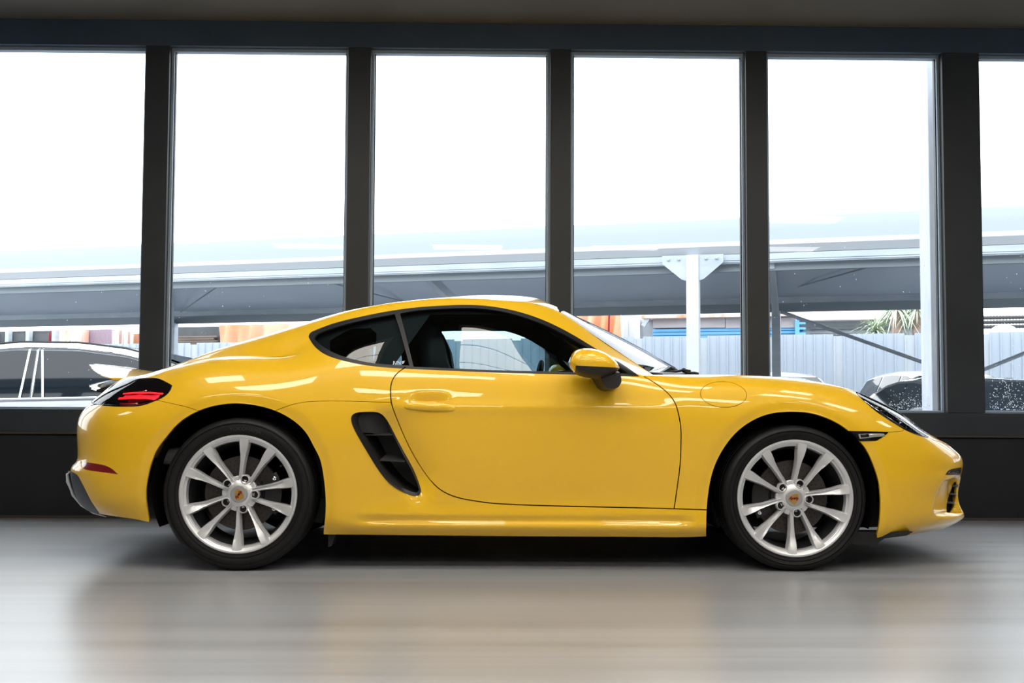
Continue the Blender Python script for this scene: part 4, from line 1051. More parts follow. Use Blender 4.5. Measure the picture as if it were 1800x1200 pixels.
slab('wall_left', X0-.1, X0, Y0, YW+.2, 0, ZC, wall_m); slab('wall_right', X1, X1+.1, Y0, YW+.2, 0, ZC, wall_m)
slab('wall_front', X0, X1, Y0-.1, Y0, 0, ZC, wall_m)
# window wall: header beam, sill beam, lower panel
zh = at(900, 86, YW)[2]; zs = at(900, 722, YW)[2]; zl = at(900, 764, YW)[2]
slab('trim_1', X0, X1, YW, YW+.16, zh, ZC, steel_haze, bevel=.004)
slab('trim_2', X0, X1, YW, YW+.16, zl, zs, steel, bevel=.004)
slab('trim_3', X0, X1, YW-.012, YW+.02, zl-.006, zl+.008, mat('ledge_brown', (.05, .04, .032), .5), bevel=.002)
slab('wall_back', X0, X1, YW+.03, YW+.12, 0, zl, panel_blk)
for k in range(9): slab('wall_panel', -6.6+k*2.05, -6.6+k*2.05+2.035, YW+.012, YW+.04, .012, zl-.012, panel_blk, bpy.data.objects['wall_back'], bevel=.002)
slab('baseboard_back', X0, X1, YW+.008, YW+.03, 0, .018, mat('base_trim', (.05, .045, .04), .6), bevel=.002)
mul = [((249, 255), 291.5, 45), ((608, 611), 648.5, 0), ((967, 967), 1003, 0), ((1313, 1310), 1350.5, 0), ((1661, 1657), 1725, 0)]
MX = []
for k, (l, r_, _) in enumerate([(250, 292, 0), (609, 649, 0), (966.5, 1003.5, 0), (1312.5, 1350, 0), (1660, 1726, 0)]):
    xa, xb = at(l, 400, YW)[0], at(r_, 400, YW)[0]; MX.append((xa, xb))
pitch = MX[1][0]-MX[0][0]
allm = [(MX[0][0]-pitch*2, MX[0][1]-pitch*2), (MX[0][0]-pitch, MX[0][1]-pitch)]+MX+[(MX[4][0]+1.33, MX[4][1]+1.25), (MX[4][0]+2.66, MX[4][1]+2.5), (MX[4][0]+4.0, MX[4][1]+3.9)]
for k, (xa, xb) in enumerate(allm): slab('trim_%d' % (k+4), xa, xb, YW-.004, YW+.15, zs, zh, steel, bevel=.003)
pane_g = glass_mat('window_pane_glass', (.965, .98, .985), 0, 1.45)
FT, FS, FD = .019, .045, .06
wi = 0
spans = [(X0, allm[0][0])]+[(allm[k][1], allm[k+1][0]) for k in range(len(allm)-1)]+[(allm[-1][1], X1)]
for (xa, xb) in spans:
    wi += 1
    w = struct(empty('window_%d' % wi, ((xa+xb)/2, YW+FS, zs)))
    def fr(nm, x0, x1, z0, z1, m=alu, y0=0., y1=FD):
        bm = bmesh.new(); box(bm, x0-(xa+xb)/2, x1-(xa+xb)/2, y0, y1, z0-zs, z1-zs); return bm_obj(nm, bm, m, w, bevel=.003 if m is alu else 0)
    fr('window_stile', xa, xa+FT, zs, zh); fr('window_stile', xb-FT, xb, zs, zh)
    fr('window_rail', xa+FT, xb-FT, zh-.024, zh); fr('window_rail', xa+FT, xb-FT, zs, zs+.014)
    fr('window_seal', xa+FT, xa+FT+.006, zs+.014, zh-.024, black_pl, .02, .05); fr('window_seal', xb-FT-.006, xb-FT, zs+.014, zh-.024, black_pl, .02, .05)
    bm = bmesh.new(); v = [bm.verts.new(p) for p in ((xa+FT-(xa+xb)/2, .035, .014), (xb-FT-(xa+xb)/2, .035, .014), (xb-FT-(xa+xb)/2, .035, zh-.024-zs), (xa+FT-(xa+xb)/2, .035, zh-.024-zs))]
    bm.faces.new(v); bm_obj('pane', bm, pane_g, w)
# rain drops on the outside of the right-hand panes
rng = random.Random(5)
drop = mat('rain_drop', (.85, .9, .92), .1, spec=.8, coat=1)
def drops(name, n, x0, x1, f, parent_i, r0=.0012, r1=.004):
    par = bpy.data.objects['window_%d' % parent_i]; bm = bmesh.new()
    for _ in range(n):
        x = rng.uniform(x0, x1); z = zs+.02+f(rng)*1.0; r = rng.uniform(r0, r1)
        bmesh.ops.create_icosphere(bm, subdivisions=1, radius=r, matrix=Matrix.Translation((x-par.location.x, .038, z-zs))@Matrix.Diagonal((1, .5, rng.uniform(1, 2), 1)))
    o = bm_obj(name, bm, drop, par, 180); o['kind'] = 'stuff'
xp = lambda px: at(px, 600, YW+.08)[0]
drops('rain_drops', 330, xp(1738), xp(1830), lambda r: abs(r.gauss(0, .11)), 8, .0008, .0030)
drops('rain_drops', 230, xp(1560), xp(1636), lambda r: abs(r.gauss(0, .05)), 7, .0008, .0026)
drops('rain_drops', 60, xp(1738), xp(1830), lambda r: r.uniform(0, 1.3), 8, .001, .003)
drops('rain_drops', 50, xp(1360), xp(1636), lambda r: r.uniform(.3, 1.3), 7, .001, .003)
drops('rain_drops', 40, xp(305), xp(600), lambda r: r.uniform(.3, .9), 4, .001, .003)
drops('rain_drops', 30, xp(60), xp(240), lambda r: r.uniform(.0, .9), 3, .001, .003)
# ---- ceiling troffers: the lamps that show in the paint
lamp_e = mat('lamp_tube_glow', (.9, .9, .9), .4, emit=(1.0, .955, .87), estr=LAMP)
tro = [(.2, -1.72, .58, .62), (1.21, -1.72, .50, .62), (2.35, -1.72, .58, .62), (3.6, -1.72, .58, .62), (-.95, -1.72, .58, .62),
       (-.6, -3.2, .62, .9), (.78, -3.1, .85, .9), (2.3, -3.2, .62, .62), (3.7, -3.2, .9, .62), (5.1, -3.2, 1.1, .62),
       (.68, -6.1, 1.1, .9), (2.85, -5.9, 1.4, .9), (-1.7, -6.1, 1.1, .62), (5.2, -6.1, 1.1, .62),
       (-4.3, -3.2, 1.1, .62), (7.6, -3.2, 1.1, .62), (.7, -9.0, 1.1, .62), (3.2, -9.0, 1.1, .62), (-1.8, -9.0, 1.1, .62), (5.7, -9.0, 1.1, .62)]
tlab = {}
for k, (x, y, a, b_) in enumerate(tro):
    row = {-1.72: 'front row over the car', -3.2: 'row before the car', -3.1: 'row before the car', -6.1: 'row above the camera', -5.9: 'row above the camera', -9.0: 'rear row of the hall'}[y]
    n = sum(1 for q in tro[:k] if abs(q[1]-y) < .5)
    o = empty('ceiling_light', (x, y, ZC), 'recessed ceiling light, %s from the left in the %s' % (('first', 'second', 'third', 'fourth', 'fifth', 'sixth', 'seventh', 'eighth')[sorted(q[0] for q in tro if abs(q[1]-y) < .5).index(x)], row), 'light', 'ceiling lights above the showroom')
    fm = mat('troffer_white', (.7, .7, .68), .5)
    bm = bmesh.new(); t = .03
    box(bm, -a/2-t, a/2+t, -b_/2-t, -b_/2, -.03, 0); box(bm, -a/2-t, a/2+t, b_/2, b_/2+t, -.03, 0); box(bm, -a/2-t, -a/2, -b_/2, b_/2, -.03, 0); box(bm, a/2, a/2+t, -b_/2, b_/2, -.03, 0)
    bm_obj('lamp_frame', bm, fm, o)
    for q in range(3):
        y0 = -b_/2+q*b_/3+.008; bm = bmesh.new(); box(bm, -a/2, a/2, y0, y0+b_/3-.016, -.018, -.004); bm_obj('lamp_diffuser', bm, lamp_e, o)

# ================================================================== outside
def pd(px, py, d):
    """world point shown at a pixel, d metres in front of the camera"""
    return CAMP+d*(CF+CR*(px-900)/FPX-CU*(py-600)/FPX)
A3 = pd(0, 497, 17.4); B3 = pd(1800, 425, 13.1)
e1 = (B3-A3)[:2]; LEN = np.linalg.norm(e1); e1 = e1/LEN; e2 = np.array([-e1[1], e1[0]])
ZG = 2.60; GR = -.30
def cp(s, t, z): q = A3[:2]+e1*s+e2*t; return (q[0], q[1], z)
def s_at(px, t):
    """distance along the canopy whose point at depth t shows at column px"""
    lo, hi = -20., 40.
    for _ in range(50):
        m = (lo+hi)/2
        if project(np.array(cp(m, t, 1.5)))[0] < px: lo = m
        else: hi = m
    return lo
def z_at(px, py, t):
    s = s_at(px, t); p = np.array(cp(s, t, 0)); lo, hi = -2., 12.
    for _ in range(50):
        m = (lo+hi)/2
        if project(np.array([p[0], p[1], m]))[1] > py: lo = m
        else: hi = m
    return lo
def cprism(bm, prof, s0, s1):
    """profile in (t,z) swept along the canopy"""
    a = [bm.verts.new(cp(s0, t, z)) for t, z in prof]; b = [bm.verts.new(cp(s1, t, z)) for t, z in prof]; n = len(prof)
    bm.faces.new(a); bm.faces.new(b[::-1])
    for i in range(n): bm.faces.new((a[i], a[(i+1) % n], b[(i+1) % n], b[i]))
g = slab('trim_20', -30, 45, YW+.25, 60, GR-.1, GR, noise_mat('wet_asphalt', (.16, .165, .17), (.24, .245, .25), (.5, .5, .5), (.2, .5))); g.name = 'ground'
galv = noise_mat('galvanised_steel', (.36, .41, .46), (.46, .51, .56), (2, 2, 8), (.35, .5), metal=.1)
post_w = noise_mat('white_post_paint', (.52, .57, .63), (.60, .65, .70), (2, 2, 1), (.4, .5))
mem_top = mat('membrane_white', (.25, .285, .34), .6); mem_lip = mat('membrane_lip', (.40, .43, .46), .5)  # one membrane in two tones: shading of the folds put into the colours
under = noise_mat('membrane_underside', (.34, .41, .50), (.50, .56, .66), (.35, .25, 1), (.28, .5), detail=2)
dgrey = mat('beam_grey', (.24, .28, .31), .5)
can = empty('carport_canopy', cp(0, 0, GR), 'long white membrane carport canopy on steel posts outside the windows', 'canopy'); CL = Vector(can.location)
def cobj(name, bm, m, **k):
    for v in bm.verts: v.co -= CL
    return bm_obj(name, bm, m, can, **k)
s0, s1 = -9, LEN+11
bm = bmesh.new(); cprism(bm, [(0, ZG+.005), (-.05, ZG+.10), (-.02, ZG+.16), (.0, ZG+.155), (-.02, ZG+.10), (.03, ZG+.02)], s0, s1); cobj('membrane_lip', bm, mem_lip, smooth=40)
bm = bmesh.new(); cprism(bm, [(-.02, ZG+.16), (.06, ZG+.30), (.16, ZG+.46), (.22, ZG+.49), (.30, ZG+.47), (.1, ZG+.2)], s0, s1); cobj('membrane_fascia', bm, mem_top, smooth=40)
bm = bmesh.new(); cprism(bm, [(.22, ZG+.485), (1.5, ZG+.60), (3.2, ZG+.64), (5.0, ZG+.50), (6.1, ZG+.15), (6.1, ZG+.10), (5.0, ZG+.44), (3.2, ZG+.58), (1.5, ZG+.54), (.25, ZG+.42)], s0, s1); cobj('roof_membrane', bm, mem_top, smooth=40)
bm = bmesh.new(); cprism(bm, [(.15, ZG-.02), (2, ZG+.08), (4, ZG+.10), (5.6, ZG+.03), (6.0, ZG+.01), (6.0, ZG+.03), (4, ZG+.13), (2, ZG+.11), (.15, ZG+.01)], s0, s1); cobj('ceiling_membrane', bm, under, smooth=60)
bm = bmesh.new(); cprism(bm, [(0, ZG-.115), (0, ZG), (.12, ZG), (.12, ZG-.115)], s0, s1); cobj('gutter_beam', bm, galv)
bm = bmesh.new(); cprism(bm, [(-.012, ZG-.075), (-.012, ZG-.055), (0, ZG-.055), (0, ZG-.075)], s0, s1); cprism(bm, [(-.015, ZG-.10), (-.015, ZG-.085), (0, ZG-.085), (0, ZG-.10)], s0, s1); cobj('gutter_rib', bm, galv)
bm = bmesh.new(); cprism(bm, [(.12, ZG-.20), (.12, ZG-.06), (.2, ZG-.06), (.2, ZG-.20)], s0, s1); cobj('under_beam', bm, dgrey)  # dark beam that paints the shadow band below the gutter
zb1 = z_at(1500, 515, 6.0); zb2 = z_at(1500, 545, 6.0); zbm = zb1*.5+zb2*.5
bm = bmesh.new(); cprism(bm, [(6, zbm), (6, zb1+.02), (6.12, zb1+.02), (6.12, zbm)], s0, s1); cobj('rear_beam', bm, galv)
bm = bmesh.new(); cprism(bm, [(6.05, zb2), (6.03, zbm), (6.15, zbm), (6.15, zb2)], s0, s1); cobj('rear_valance', bm, dgrey)
def post(s, t, ztop, w=.155, m=post_w, name='post'):
    bm = bmesh.new(); a = s-w/2; b = s+w/2
    v = [bm.verts.new(cp(x, y, z)) for z in (GR, ztop) for x, y in ((a, t-w/2), (b, t-w/2), (b, t+w/2), (a, t+w/2))]
    for f in ((0, 3, 2, 1), (4, 5, 6, 7), (0, 1, 5, 4), (1, 2, 6, 5), (2, 3, 7, 6), (3, 0, 4, 7)): bm.faces.new([v[i] for i in f])
    return cobj(name, bm, m, bevel=.01)
def gusset(s, t, side, z, par, w=.30):
    bm = bmesh.new(); pf = [(0, z), (side*w, z), (side*w, z-.10), (side*.06, z-.30), (0, z-.32)]
    a = [bm.verts.new(cp(s+x, t-.012, zz)) for x, zz in pf]; b = [bm.verts.new(cp(s+x, t+.004, zz)) for x, zz in pf]
    bm.faces.new(a); bm.faces.new(b[::-1])
    for i in range(5): bm.faces.new((a[i], a[(i+1) % 5], b[(i+1) % 5], b[i]))
    for q in (.09, .22):
        c = cp(s+side*q, t-.02, z-.05); bmesh.ops.create_icosphere(bm, subdivisions=1, radius=.022, matrix=Matrix.Translation(c))
    o = cobj('gusset_plate', bm, galv)
    return o
for px in (1219,):
    s = s_at(px, -.02); p = post(s, -.02, ZG-.0)
    gusset(s+.08, -.06, 1, ZG-.0, p); gusset(s-.08, -.06, -1, ZG-.0, p)
PITCHS = None
sA = s_at(1219, -.02)
for ds in (-9.2, ):
    s = sA+ds
for px in (303, 1365):
    s = s_at(px, 6.06); post(s, 6.06, zb2+.02, .15, galv); 
    f = [cp(s_at(px-10, .1), .1, ZG-.1), cp(s, 6.0, zb2)]
    bm = bmesh.new(); bar(bm, f[0], f[1], .10, .16); cobj('rafter', bm, galv)
bm = bmesh.new(); bar(bm, cp(s_at(739, .15), .15, z_at(739, 474, .15)), cp(s_at(796, .9), .9, z_at(796, 528, .9)), .10, .12); cobj('knee_brace', bm, galv)
def cable(px0, py0, t0, px1, py1, t1, r=.012, name='stay_cable', m=None):
    a = cp(s_at(px0, t0), t0, z_at(px0, py0, t0)); b = cp(s_at(px1, t1), t1, z_at(px1, py1, t1))
    bm = bmesh.new(); tube(bm, [a, b], r, 6); return cobj(name, bm, m or dgrey)
for q in ((1372, 513, 5.8, 1640, 438, .2), (316, 548, 5.8, 400, 490, .2), (530, 484, .2, 720, 533, 5.8), (1790, 440, .2, 1830, 452, 2.0)): cable(*q)
cable(1374, 548, 5.7, 1640, 643, 5.2, .035, 'diagonal_brace', galv); cable(1700, 661, 5.2, 1810, 617, 5.2, .035, 'diagonal_brace', galv)
# white pillar standing just outside window
o = slab('white_pillar', at(1634, 400, 2.1)[0], at(1662, 400, 2.1)[0], 2.1, 2.3, GR, 5.2, noise_mat('flaking_white', (.46, .50, .57), (.60, .63, .68), (14, 14, 3), (.5, .7), bump=.3), bevel=.006)
o['kind'] = ''; del o['kind']; tag(o, 'tall flaking white pillar just outside the right-hand window', 'pillar')
# ---- corrugated fence -------------------------------------------------------------------
fen = empty('corrugated_fence', cp(0, 9.9, GR), 'pale blue corrugated metal fence behind the carport', 'fence'); FL = Vector(fen.location)
FTt = 9.9
zf = z_at(1700, 584, FTt)
fm = noise_mat('fence_pale_blue', (.38, .435, .51), (.45, .505, .575), (1.2, 1.2, .7), (.35, .5), metal=.1)
fm2 = noise_mat('fence_pale_blue_worn', (.41, .45, .50), (.48, .52, .57), (3, 3, 2), (.35, .5), metal=.1)
W_ = (s_at(1600, FTt)-s_at(1220, FTt))/22.0
pf = [(0, 0), (.012, -.035), (.03, -.035), (.045, 0), (W_-.002, .0), (W_-.002, .012), (.05, .012), (.0, .012)]
def fpanel(z): 
    V = []; 
    for zz in (0, z-GR):
        for a, b in pf: q = e1*a+e2*b; V.append((q[0], q[1], zz))
    n = len(pf); F = [tuple(range(n-1, -1, -1)), tuple(range(n, 2*n))]+[(i, (i+1) % n, n+(i+1) % n, n+i) for i in range(n)]
    return V, F
pa = None; sL = s_at(60, FTt)-7; kk = 0; s = sL
while s < s_at(1835, FTt)+9:
    if pa is None:
        V, F = fpanel(zf); pa = obj('fence_panel', V, F, fm, fen); pb = obj('fence_panel', *fpanel(zf-.04), fm2, fen); o = pa; pb.location = Vector(cp(s, FTt+.004, GR))-FL
    else:
        o = (pb if kk % 7 == 3 else pa).copy(); COL.objects.link(o); o.parent = fen
    o.location = Vector(cp(s, FTt, GR))-FL; kk += 1; s += W_
bm = bmesh.new(); a = Vector(cp(sL, FTt+.05, 1.0)); b = Vector(cp(s, FTt+.05, 1.0)); bar(bm, a-FL, b-FL, .05, .05); bm_obj('fence_rail', bm, galv, fen)
# ---- things beyond the fence ------------------------------------------------------------------
def block(name, px0, py0, px1, py1, t, depth, m, label, cat, group=None, ytop2=None, parent=None, zbase=None):
    """box whose front face fills the given part of the view, standing t metres behind the carport front"""
    a, b = s_at(px0, t), s_at(px1, t); zt = z_at((px0+px1)/2, py0, t); zb_ = z_at((px0+px1)/2, py1, t) if zbase is None else zbase
    bm = bmesh.new(); v = [bm.verts.new(cp(x, y, z)) for z in (zb_, zt) for x, y in ((a, t), (b, t), (b, t+depth), (a, t+depth))]
    for f in ((0, 3, 2, 1), (4, 5, 6, 7), (0, 1, 5, 4), (1, 2, 6, 5), (2, 3, 7, 6), (3, 0, 4, 7)): bm.faces.new([v[i] for i in f])
    o = bm_obj(name, bm, m, None)
    if parent is not None:
        o.parent = parent; o.location = -parent.location
    elif label: tag(o, label, cat, group)
    return o
def stripes(name, c1, c2, n, axis=0, rough=.6, bump=.6):
    m = mat(name, c1, rough); nt, N, L, b = nodes(m)
    tc = N.new('ShaderNodeTexCoord'); w = N.new('ShaderNodeTexWave'); w.inputs['Scale'].default_value = n; w.inputs['Distortion'].default_value = .3
    w.bands_direction = 'XYZ'[axis]
    cr = N.new('ShaderNodeValToRGB'); cr.color_ramp.elements[0].color = (*c1, 1); cr.color_ramp.elements[1].color = (*c2, 1)
    L.new(tc.outputs['Object'], w.inputs[0]); L.new(w.outputs['Fac'], cr.inputs[0]); L.new(cr.outputs[0], b.inputs['Base Color'])
    bp = N.new('ShaderNodeBump'); bp.inputs['Strength'].default_value = bump; bp.inputs['Distance'].default_value = .03; L.new(w.outputs['Fac'], bp.inputs['Height']); L.new(bp.outputs[0], b.inputs['Normal'])
    return m
t1 = 12.0
rust = noise_mat('rusty_sheet', (.60, .25, .14), (.85, .78, .74), (3, 3, .6), (.6, .8))
wood = noise_mat('old_wood', (.10, .075, .06), (.22, .17, .14), (.6, .6, 9), (.7, .9), bump=.4)
dk = noise_mat('shed_dark', (.05, .055, .06), (.09, .095, .10), (3, 3, 1), (.6, .8))
tarp = noise_mat('orange_tarpaulin', (.72, .27, .13), (.78, .50, .36), (1.1, 1.1, .5), (.5, .7), detail=3, bump=.5)
# left end: dark shed, rusty sheets, purple cladding, planks
sh = empty('dark_shed', cp(s_at(45, t1), t1, GR), 'dark timber shed seen above the white sedan roof', 'shed')
block('shed_wall', -150, 583, 90, 640, t1, 3, dk, None, None, parent=sh, zbase=GR)
for px in (10, 46, 92): block('shed_post', px-3, 579, px+3, 640, t1-.25, .15, galv, None, None, parent=sh, zbase=GR)
for px in (-20, 28, 70): block('shed_board', px-14, 586, px+14, 612, t1-.06, .05, mat('shed_board', (.085, .09, .095), .6), None, None, parent=sh)
o = block('rusty_sheets', 92, 580, 142, 640, t1-.1, .3, rust, 'rust streaked white sheet metal beside the dark shed', 'sheet', zbase=GR)
o = block('purple_cladding', 142.5, 579, 192, 640, t1+.25, .2, stripes('purple_rib', (.28, .20, .26), (.40, .31, .37), 9), 'dusty purple ribbed cladding wall above the white sedan', 'wall', zbase=GR)
pk = empty('leaning_planks', cp(s_at(210, t1), t1, GR), 'pale weathered planks leaning upright near the orange hut', 'planks')
for k in range(7):
    x = 196+k*5.2; block('plank', x, 579+rng.uniform(0, 3), x+4.2, 640, t1-.2-rng.uniform(0, .15), .05, mat('plank_%d' % (k % 3), ((.62, .5, .44), (.78, .72, .70), (.48, .36, .33))[k % 3], .8), None, None, parent=pk, zbase=GR)
block('orange_hut', 227, 586, 262, 640, t1, 1.5, noise_mat('hut_orange', (.42, .18, .10), (.50, .24, .14), (2, 2, 2), (.7, .8)), 'small orange brown hut left of the first window bar', 'hut', zbase=GR)
for k, (px, py) in enumerate(((118, 600), (132, 601), (222, 609), (233, 612), (243, 612))):
    bm = bmesh.new(); c = Vector(cp(s_at(px, 10.6), 10.6, z_at(px, py+4, 10.6)))
    for q in range(26):
        a = rng.uniform(0, 6.28); d = Vector((math.cos(a)*rng.uniform(.03, .12), math.sin(a)*.08, rng.uniform(-.04, .09)))
        n_ = Vector((math.cos(a+1.5), math.sin(a+1.5), 0))*.025
        bm.faces.new([bm.verts.new(c+d*.2+n_), bm.verts.new(c+d+Vector((0, 0, .02))), bm.verts.new(c+d*.2-n_)])
    for q in range(3): bar(bm, c+Vector((.03*q-.03, 0, 0)), (c.x+.03*q-.03, c.y, GR), .012, .012, (1, 0, 0))
    lb = ['small green weed over the rusty sheets, left one', 'small green weed over the rusty sheets, right one', 'green weed tuft below the leaning planks', 'green weed tuft in front of the orange hut', 'green weed tuft beside the first window bar'][k]
    tag(bm_obj('weed', bm, mat('weed_green', (.35, .5, .22), .6), recalc=False), lb, 'weed', 'weeds beyond the white sedan')
# brown timber wall with the orange tarpaulin
tw = empty('timber_wall', cp(s_at(345, t1), t1, GR), 'brown timber wall with stacked boards behind the left fence', 'wall')
block('wall_sheet', 308, 574, 400, 640, t1, .6, dk, None, None, parent=tw, zbase=GR)
for k in range(6): block('board', 312, 590+k*3.9, 384-rng.uniform(0, 14), 593.2+k*3.9, t1-.12-.01*k, .08, wood, None, None, parent=tw)
def drape(name, px0, px1, py0, py1, t, m, label, cat, folds=6, amp=.12):
    a, b = s_at(px0, t), s_at(px1, t); zt = z_at((px0+px1)/2, py0, t); zb_ = z_at((px0+px1)/2, py1, t); nx, nz = 40, 10; V = []; F = []
    for i in range(nx+1):
        for j in range(nz+1):
            u = i/nx; v = j/nz; d = amp*math.sin(u*folds*6.28+v*1.5)*(.3+v)+.04*math.sin(u*23+v*5)
            edge = (.12*(1-v)**2) if name == 'orange_tarpaulin' else 0
            V.append(cp(a+(b-a)*(u*(1-edge)+edge*.5), t+d, zt+(zb_-zt)*v))
    V2 = [(x+e2[0]*.02, y+e2[1]*.02, z) for x, y, z in V]; n = nz+1; N_ = len(V)
    for i in range(nx):
        for j in range(nz): F.append((i*n+j, (i+1)*n+j, (i+1)*n+j+1, i*n+j+1)); F.append(tuple(N_+q for q in (i*n+j, i*n+j+1, (i+1)*n+j+1, (i+1)*n+j)))
    return tag(obj(name, V+V2, F, m, None, True), label, cat)
drape('tarpaulin', 383, 520, 570, 640, t1-.3, tarp, 'pale orange tarpaulin hanging behind the roof slope of the coupe', 'tarpaulin')
drape('tarpaulin', 1000, 1091, 548, 625, t1-.3, tarp, 'orange tarpaulin hanging above the coupe windscreen', 'tarpaulin', 4)
for px, py0, py1, lb in ((1071, 549, 583, 'thin red strap hanging beside the orange tarpaulin over the windscreen'), (86, 583, 600, 'short red strap hanging below the carport above the white sedan')):
    bm = bmesh.new(); tube(bm, [cp(s_at(px, 6.3), 6.3, z_at(px, py0, 6.3)), cp(s_at(px-1, 6.3), 6.3, z_at(px, py1, 6.3))], .018, 6)
    tag(bm_obj('strap', bm, mat('strap_red', (.7, .02, .05), .5)), lb, 'strap')
# white house front with blue shutter band
ho = empty('roadside_building', cp(s_at(1240, t1+1), t1+1, GR), 'white building with blue band and rusty roof edge behind the fence', 'building')
wh = mat('render_white', (.62, .64, .67), .7)
block('wall', 1093, 548, 1660, 640, t1+1.0, 4, wh, None, None, parent=ho, zbase=GR)
block('pilaster', 1108, 553, 1125, 640, t1+.6, .3, wh, None, None, parent=ho, zbase=GR)
block('drain_pipe', 1096, 556, 1104, 640, t1+.5, .12, mat('pipe_grey', (.5, .55, .6), .5), None, None, parent=ho, zbase=GR)
for k, (a, b) in enumerate(((1148, 1208), (1208, 1276), (1276, 1326), (1326, 1400))): block('concrete_beam', a, 558, b-1, 576, t1+.5, .4, noise_mat('aged_concrete', (.36, .33, .34), (.48, .45, .46), (1, 1, 6), (.8, .9)), None, None, parent=ho)
blue = noise_mat('blue_boards', (.10, .34, .60), (.16, .42, .68), (1, 1, 5), (.5, .6))
for k in range(3): block('blue_board', 1147, 576.5+k*6, 1412, 581.6+k*6, t1+.55+.02*k, .3, blue, None, None, parent=ho)
block('blue_post', 1398, 561, 1406, 600, t1+.4, .2, blue, None, None, parent=ho)
for k in range(3): block('blue_louvre', 1406, 566+k*9, 1417, 570+k*9, t1+.4, .2, blue, None, None, parent=ho)
block('roof_edge', 1128, 551.5, 1400, 557, t1+.2, .8, rust, None, None, parent=ho)
block('roof_edge', 1400, 558, 1660, 561, t1+.4, .8, noise_mat('pale_rust', (.80, .66, .58), (.9, .86, .84), (1, 1, 3), (.7, .8)), None, None, parent=ho)
block('shadow_gap', 1424, 571.5, 1660, 577, t1+.85, .3, mat('window_band', (.18, .20, .22), .4), None, None, parent=ho)  # dark grey strips across the white wall
block('shadow_gap', 1424, 585, 1560, 588.5, t1+.85, .3, MATS['window_band'], None, None, parent=ho)
bm = bmesh.new(); bar(bm, cp(s_at(1131, t1+.3), t1+.3, z_at(1131, 573, t1+.3)), cp(s_at(1141, t1+.3), t1+.3, z_at(1141, 556, t1+.3)), .10, .10)
o = bm_obj('roof_bracket', bm, galv, ho); o.location = -ho.location
# palms
def palm(px, py, t, hz, n, L_, label, trunk=True, droop=1.0):
    c = Vector(cp(s_at(px, t), t, z_at(px, py, t))); r_ = empty('palm_tree', (c.x, c.y, GR), label, 'palm', 'palms beyond the fence')
    if trunk:
        bm = bmesh.new(); tube(bm, [(0, 0, 0), (.02, 0, (c.z-GR)*.5), (0, 0, c.z-GR)], [.14, .11, .12], 10); bm_obj('trunk', bm, noise_mat('palm_bark', (.30, .20, .16), (.44, .32, .27), (4, 4, 12), (.8, .9), bump=.5), r_, 50)
    bm = bmesh.new(); rg = random.Random(int(px))
    for k in range(n):
        a = rg.uniform(0, 6.28); el = rg.uniform(-.3, 1.25); l = L_*rg.uniform(.7, 1.1); d = Vector((math.cos(a)*math.cos(el), math.sin(a)*math.cos(el), math.sin(el)))
        side = d.cross(Vector((0, 0, 1))).normalized()*rg.uniform(.018, .032); pr = None
        for q in range(7):
            u = q/6; p = Vector((0, 0, c.z-GR))+d*l*u+Vector((0, 0, -droop*l*.55*u*u)); w = side*(1-u)**.6*(.4+.6*min(1, u*4))
            cur = (bm.verts.new(p+w), bm.verts.new(p-w))
            if pr: bm.faces.new((pr[0], pr[1], cur[1], cur[0]))
            pr = cur
    f = bm_obj('fronds', bm, mat('palm_leaf', (.52, .60, .44), .5), r_, 60, recalc=False); f['kind'] = 'stuff'
palm(1540, 583, t1, 0, 150, .75, 'bushy fan palm growing low behind the fence, left of the trunks', False)
palm(1577, 545, t1-.3, 0, 110, .62, 'palm with slim trunk hanging fronds, second from right', True, 1.7)
palm(1614, 545, t1-.3, 0, 110, .62, 'palm with slim trunk nearest the white pillar', True, 1.7)
# right pane: stacked dark pipes and a pale dome
pp = empty('pipe_rack', cp(s_at(1775, t1), t1, GR), 'dark ribbed pipes on a rack seen through the far right window', 'rack')
for k in range(3):
    bm = bmesh.new(); a = Vector(cp(s_at(1690, t1), t1, z_at(1760, 558+8*k, t1))); b = Vector(cp(s_at(1860, t1), t1, z_at(1760, 558+8*k, t1))); n = 60; pts = [a+(b-a)*i/n for i in range(n+1)]
    tube(bm, [p-Vector(pp.location) for p in pts], [.045 if i % 2 else .035 for i in range(n+1)], 8); bm_obj('ribbed_pipe', bm, mat('pipe_dark', (.05, .05, .055), .5), pp, 30)
for px in (1700, 1850): block('rack_leg', px-3, 553, px+3, 640, t1+.1, .1, galv, None, None, parent=pp, zbase=GR)
bm = bmesh.new(); c = Vector(cp(s_at(1766, t1-.8), t1-.8, z_at(1766, 586, t1-.8))); bmesh.ops.create_uvsphere(bm, u_segments=24, v_segments=12, radius=.30)
bmesh.ops.delete(bm, geom=[v for v in bm.verts if v.co.z < -.01], context='VERTS')
for v in bm.verts: v.co = Vector((v.co.x*1.0, v.co.y*.8, v.co.z*.62))+c
tag(bm_obj('water_tank_dome', bm, mat('dome_grey', (.55, .58, .60), .3, .4), None, 40), 'pale rounded tank lid above the fence at the far right', 'tank')
bm = bmesh.new(); lathe(bm, [(.28, -.15), (.28, 0), (.0005, 0)], 20)
for v in bm.verts: v.co = Vector((v.co.x, v.co.z*.8, v.co.y-.002))+c
bpy.data.meshes.remove(bpy.data.meshes.new('x')); 
o = bm_obj('tank_body', bm, MATS['dome_grey'], None, 40); dm_ = bpy.data.objects['water_tank_dome']; o.parent = dm_
bm = bmesh.new(); box(bm, c.x-.3, c.x+.3, c.y-.25, c.y+.25, GR, c.z-.14); o = bm_obj('tank_stand', bm, galv); o.parent = dm_

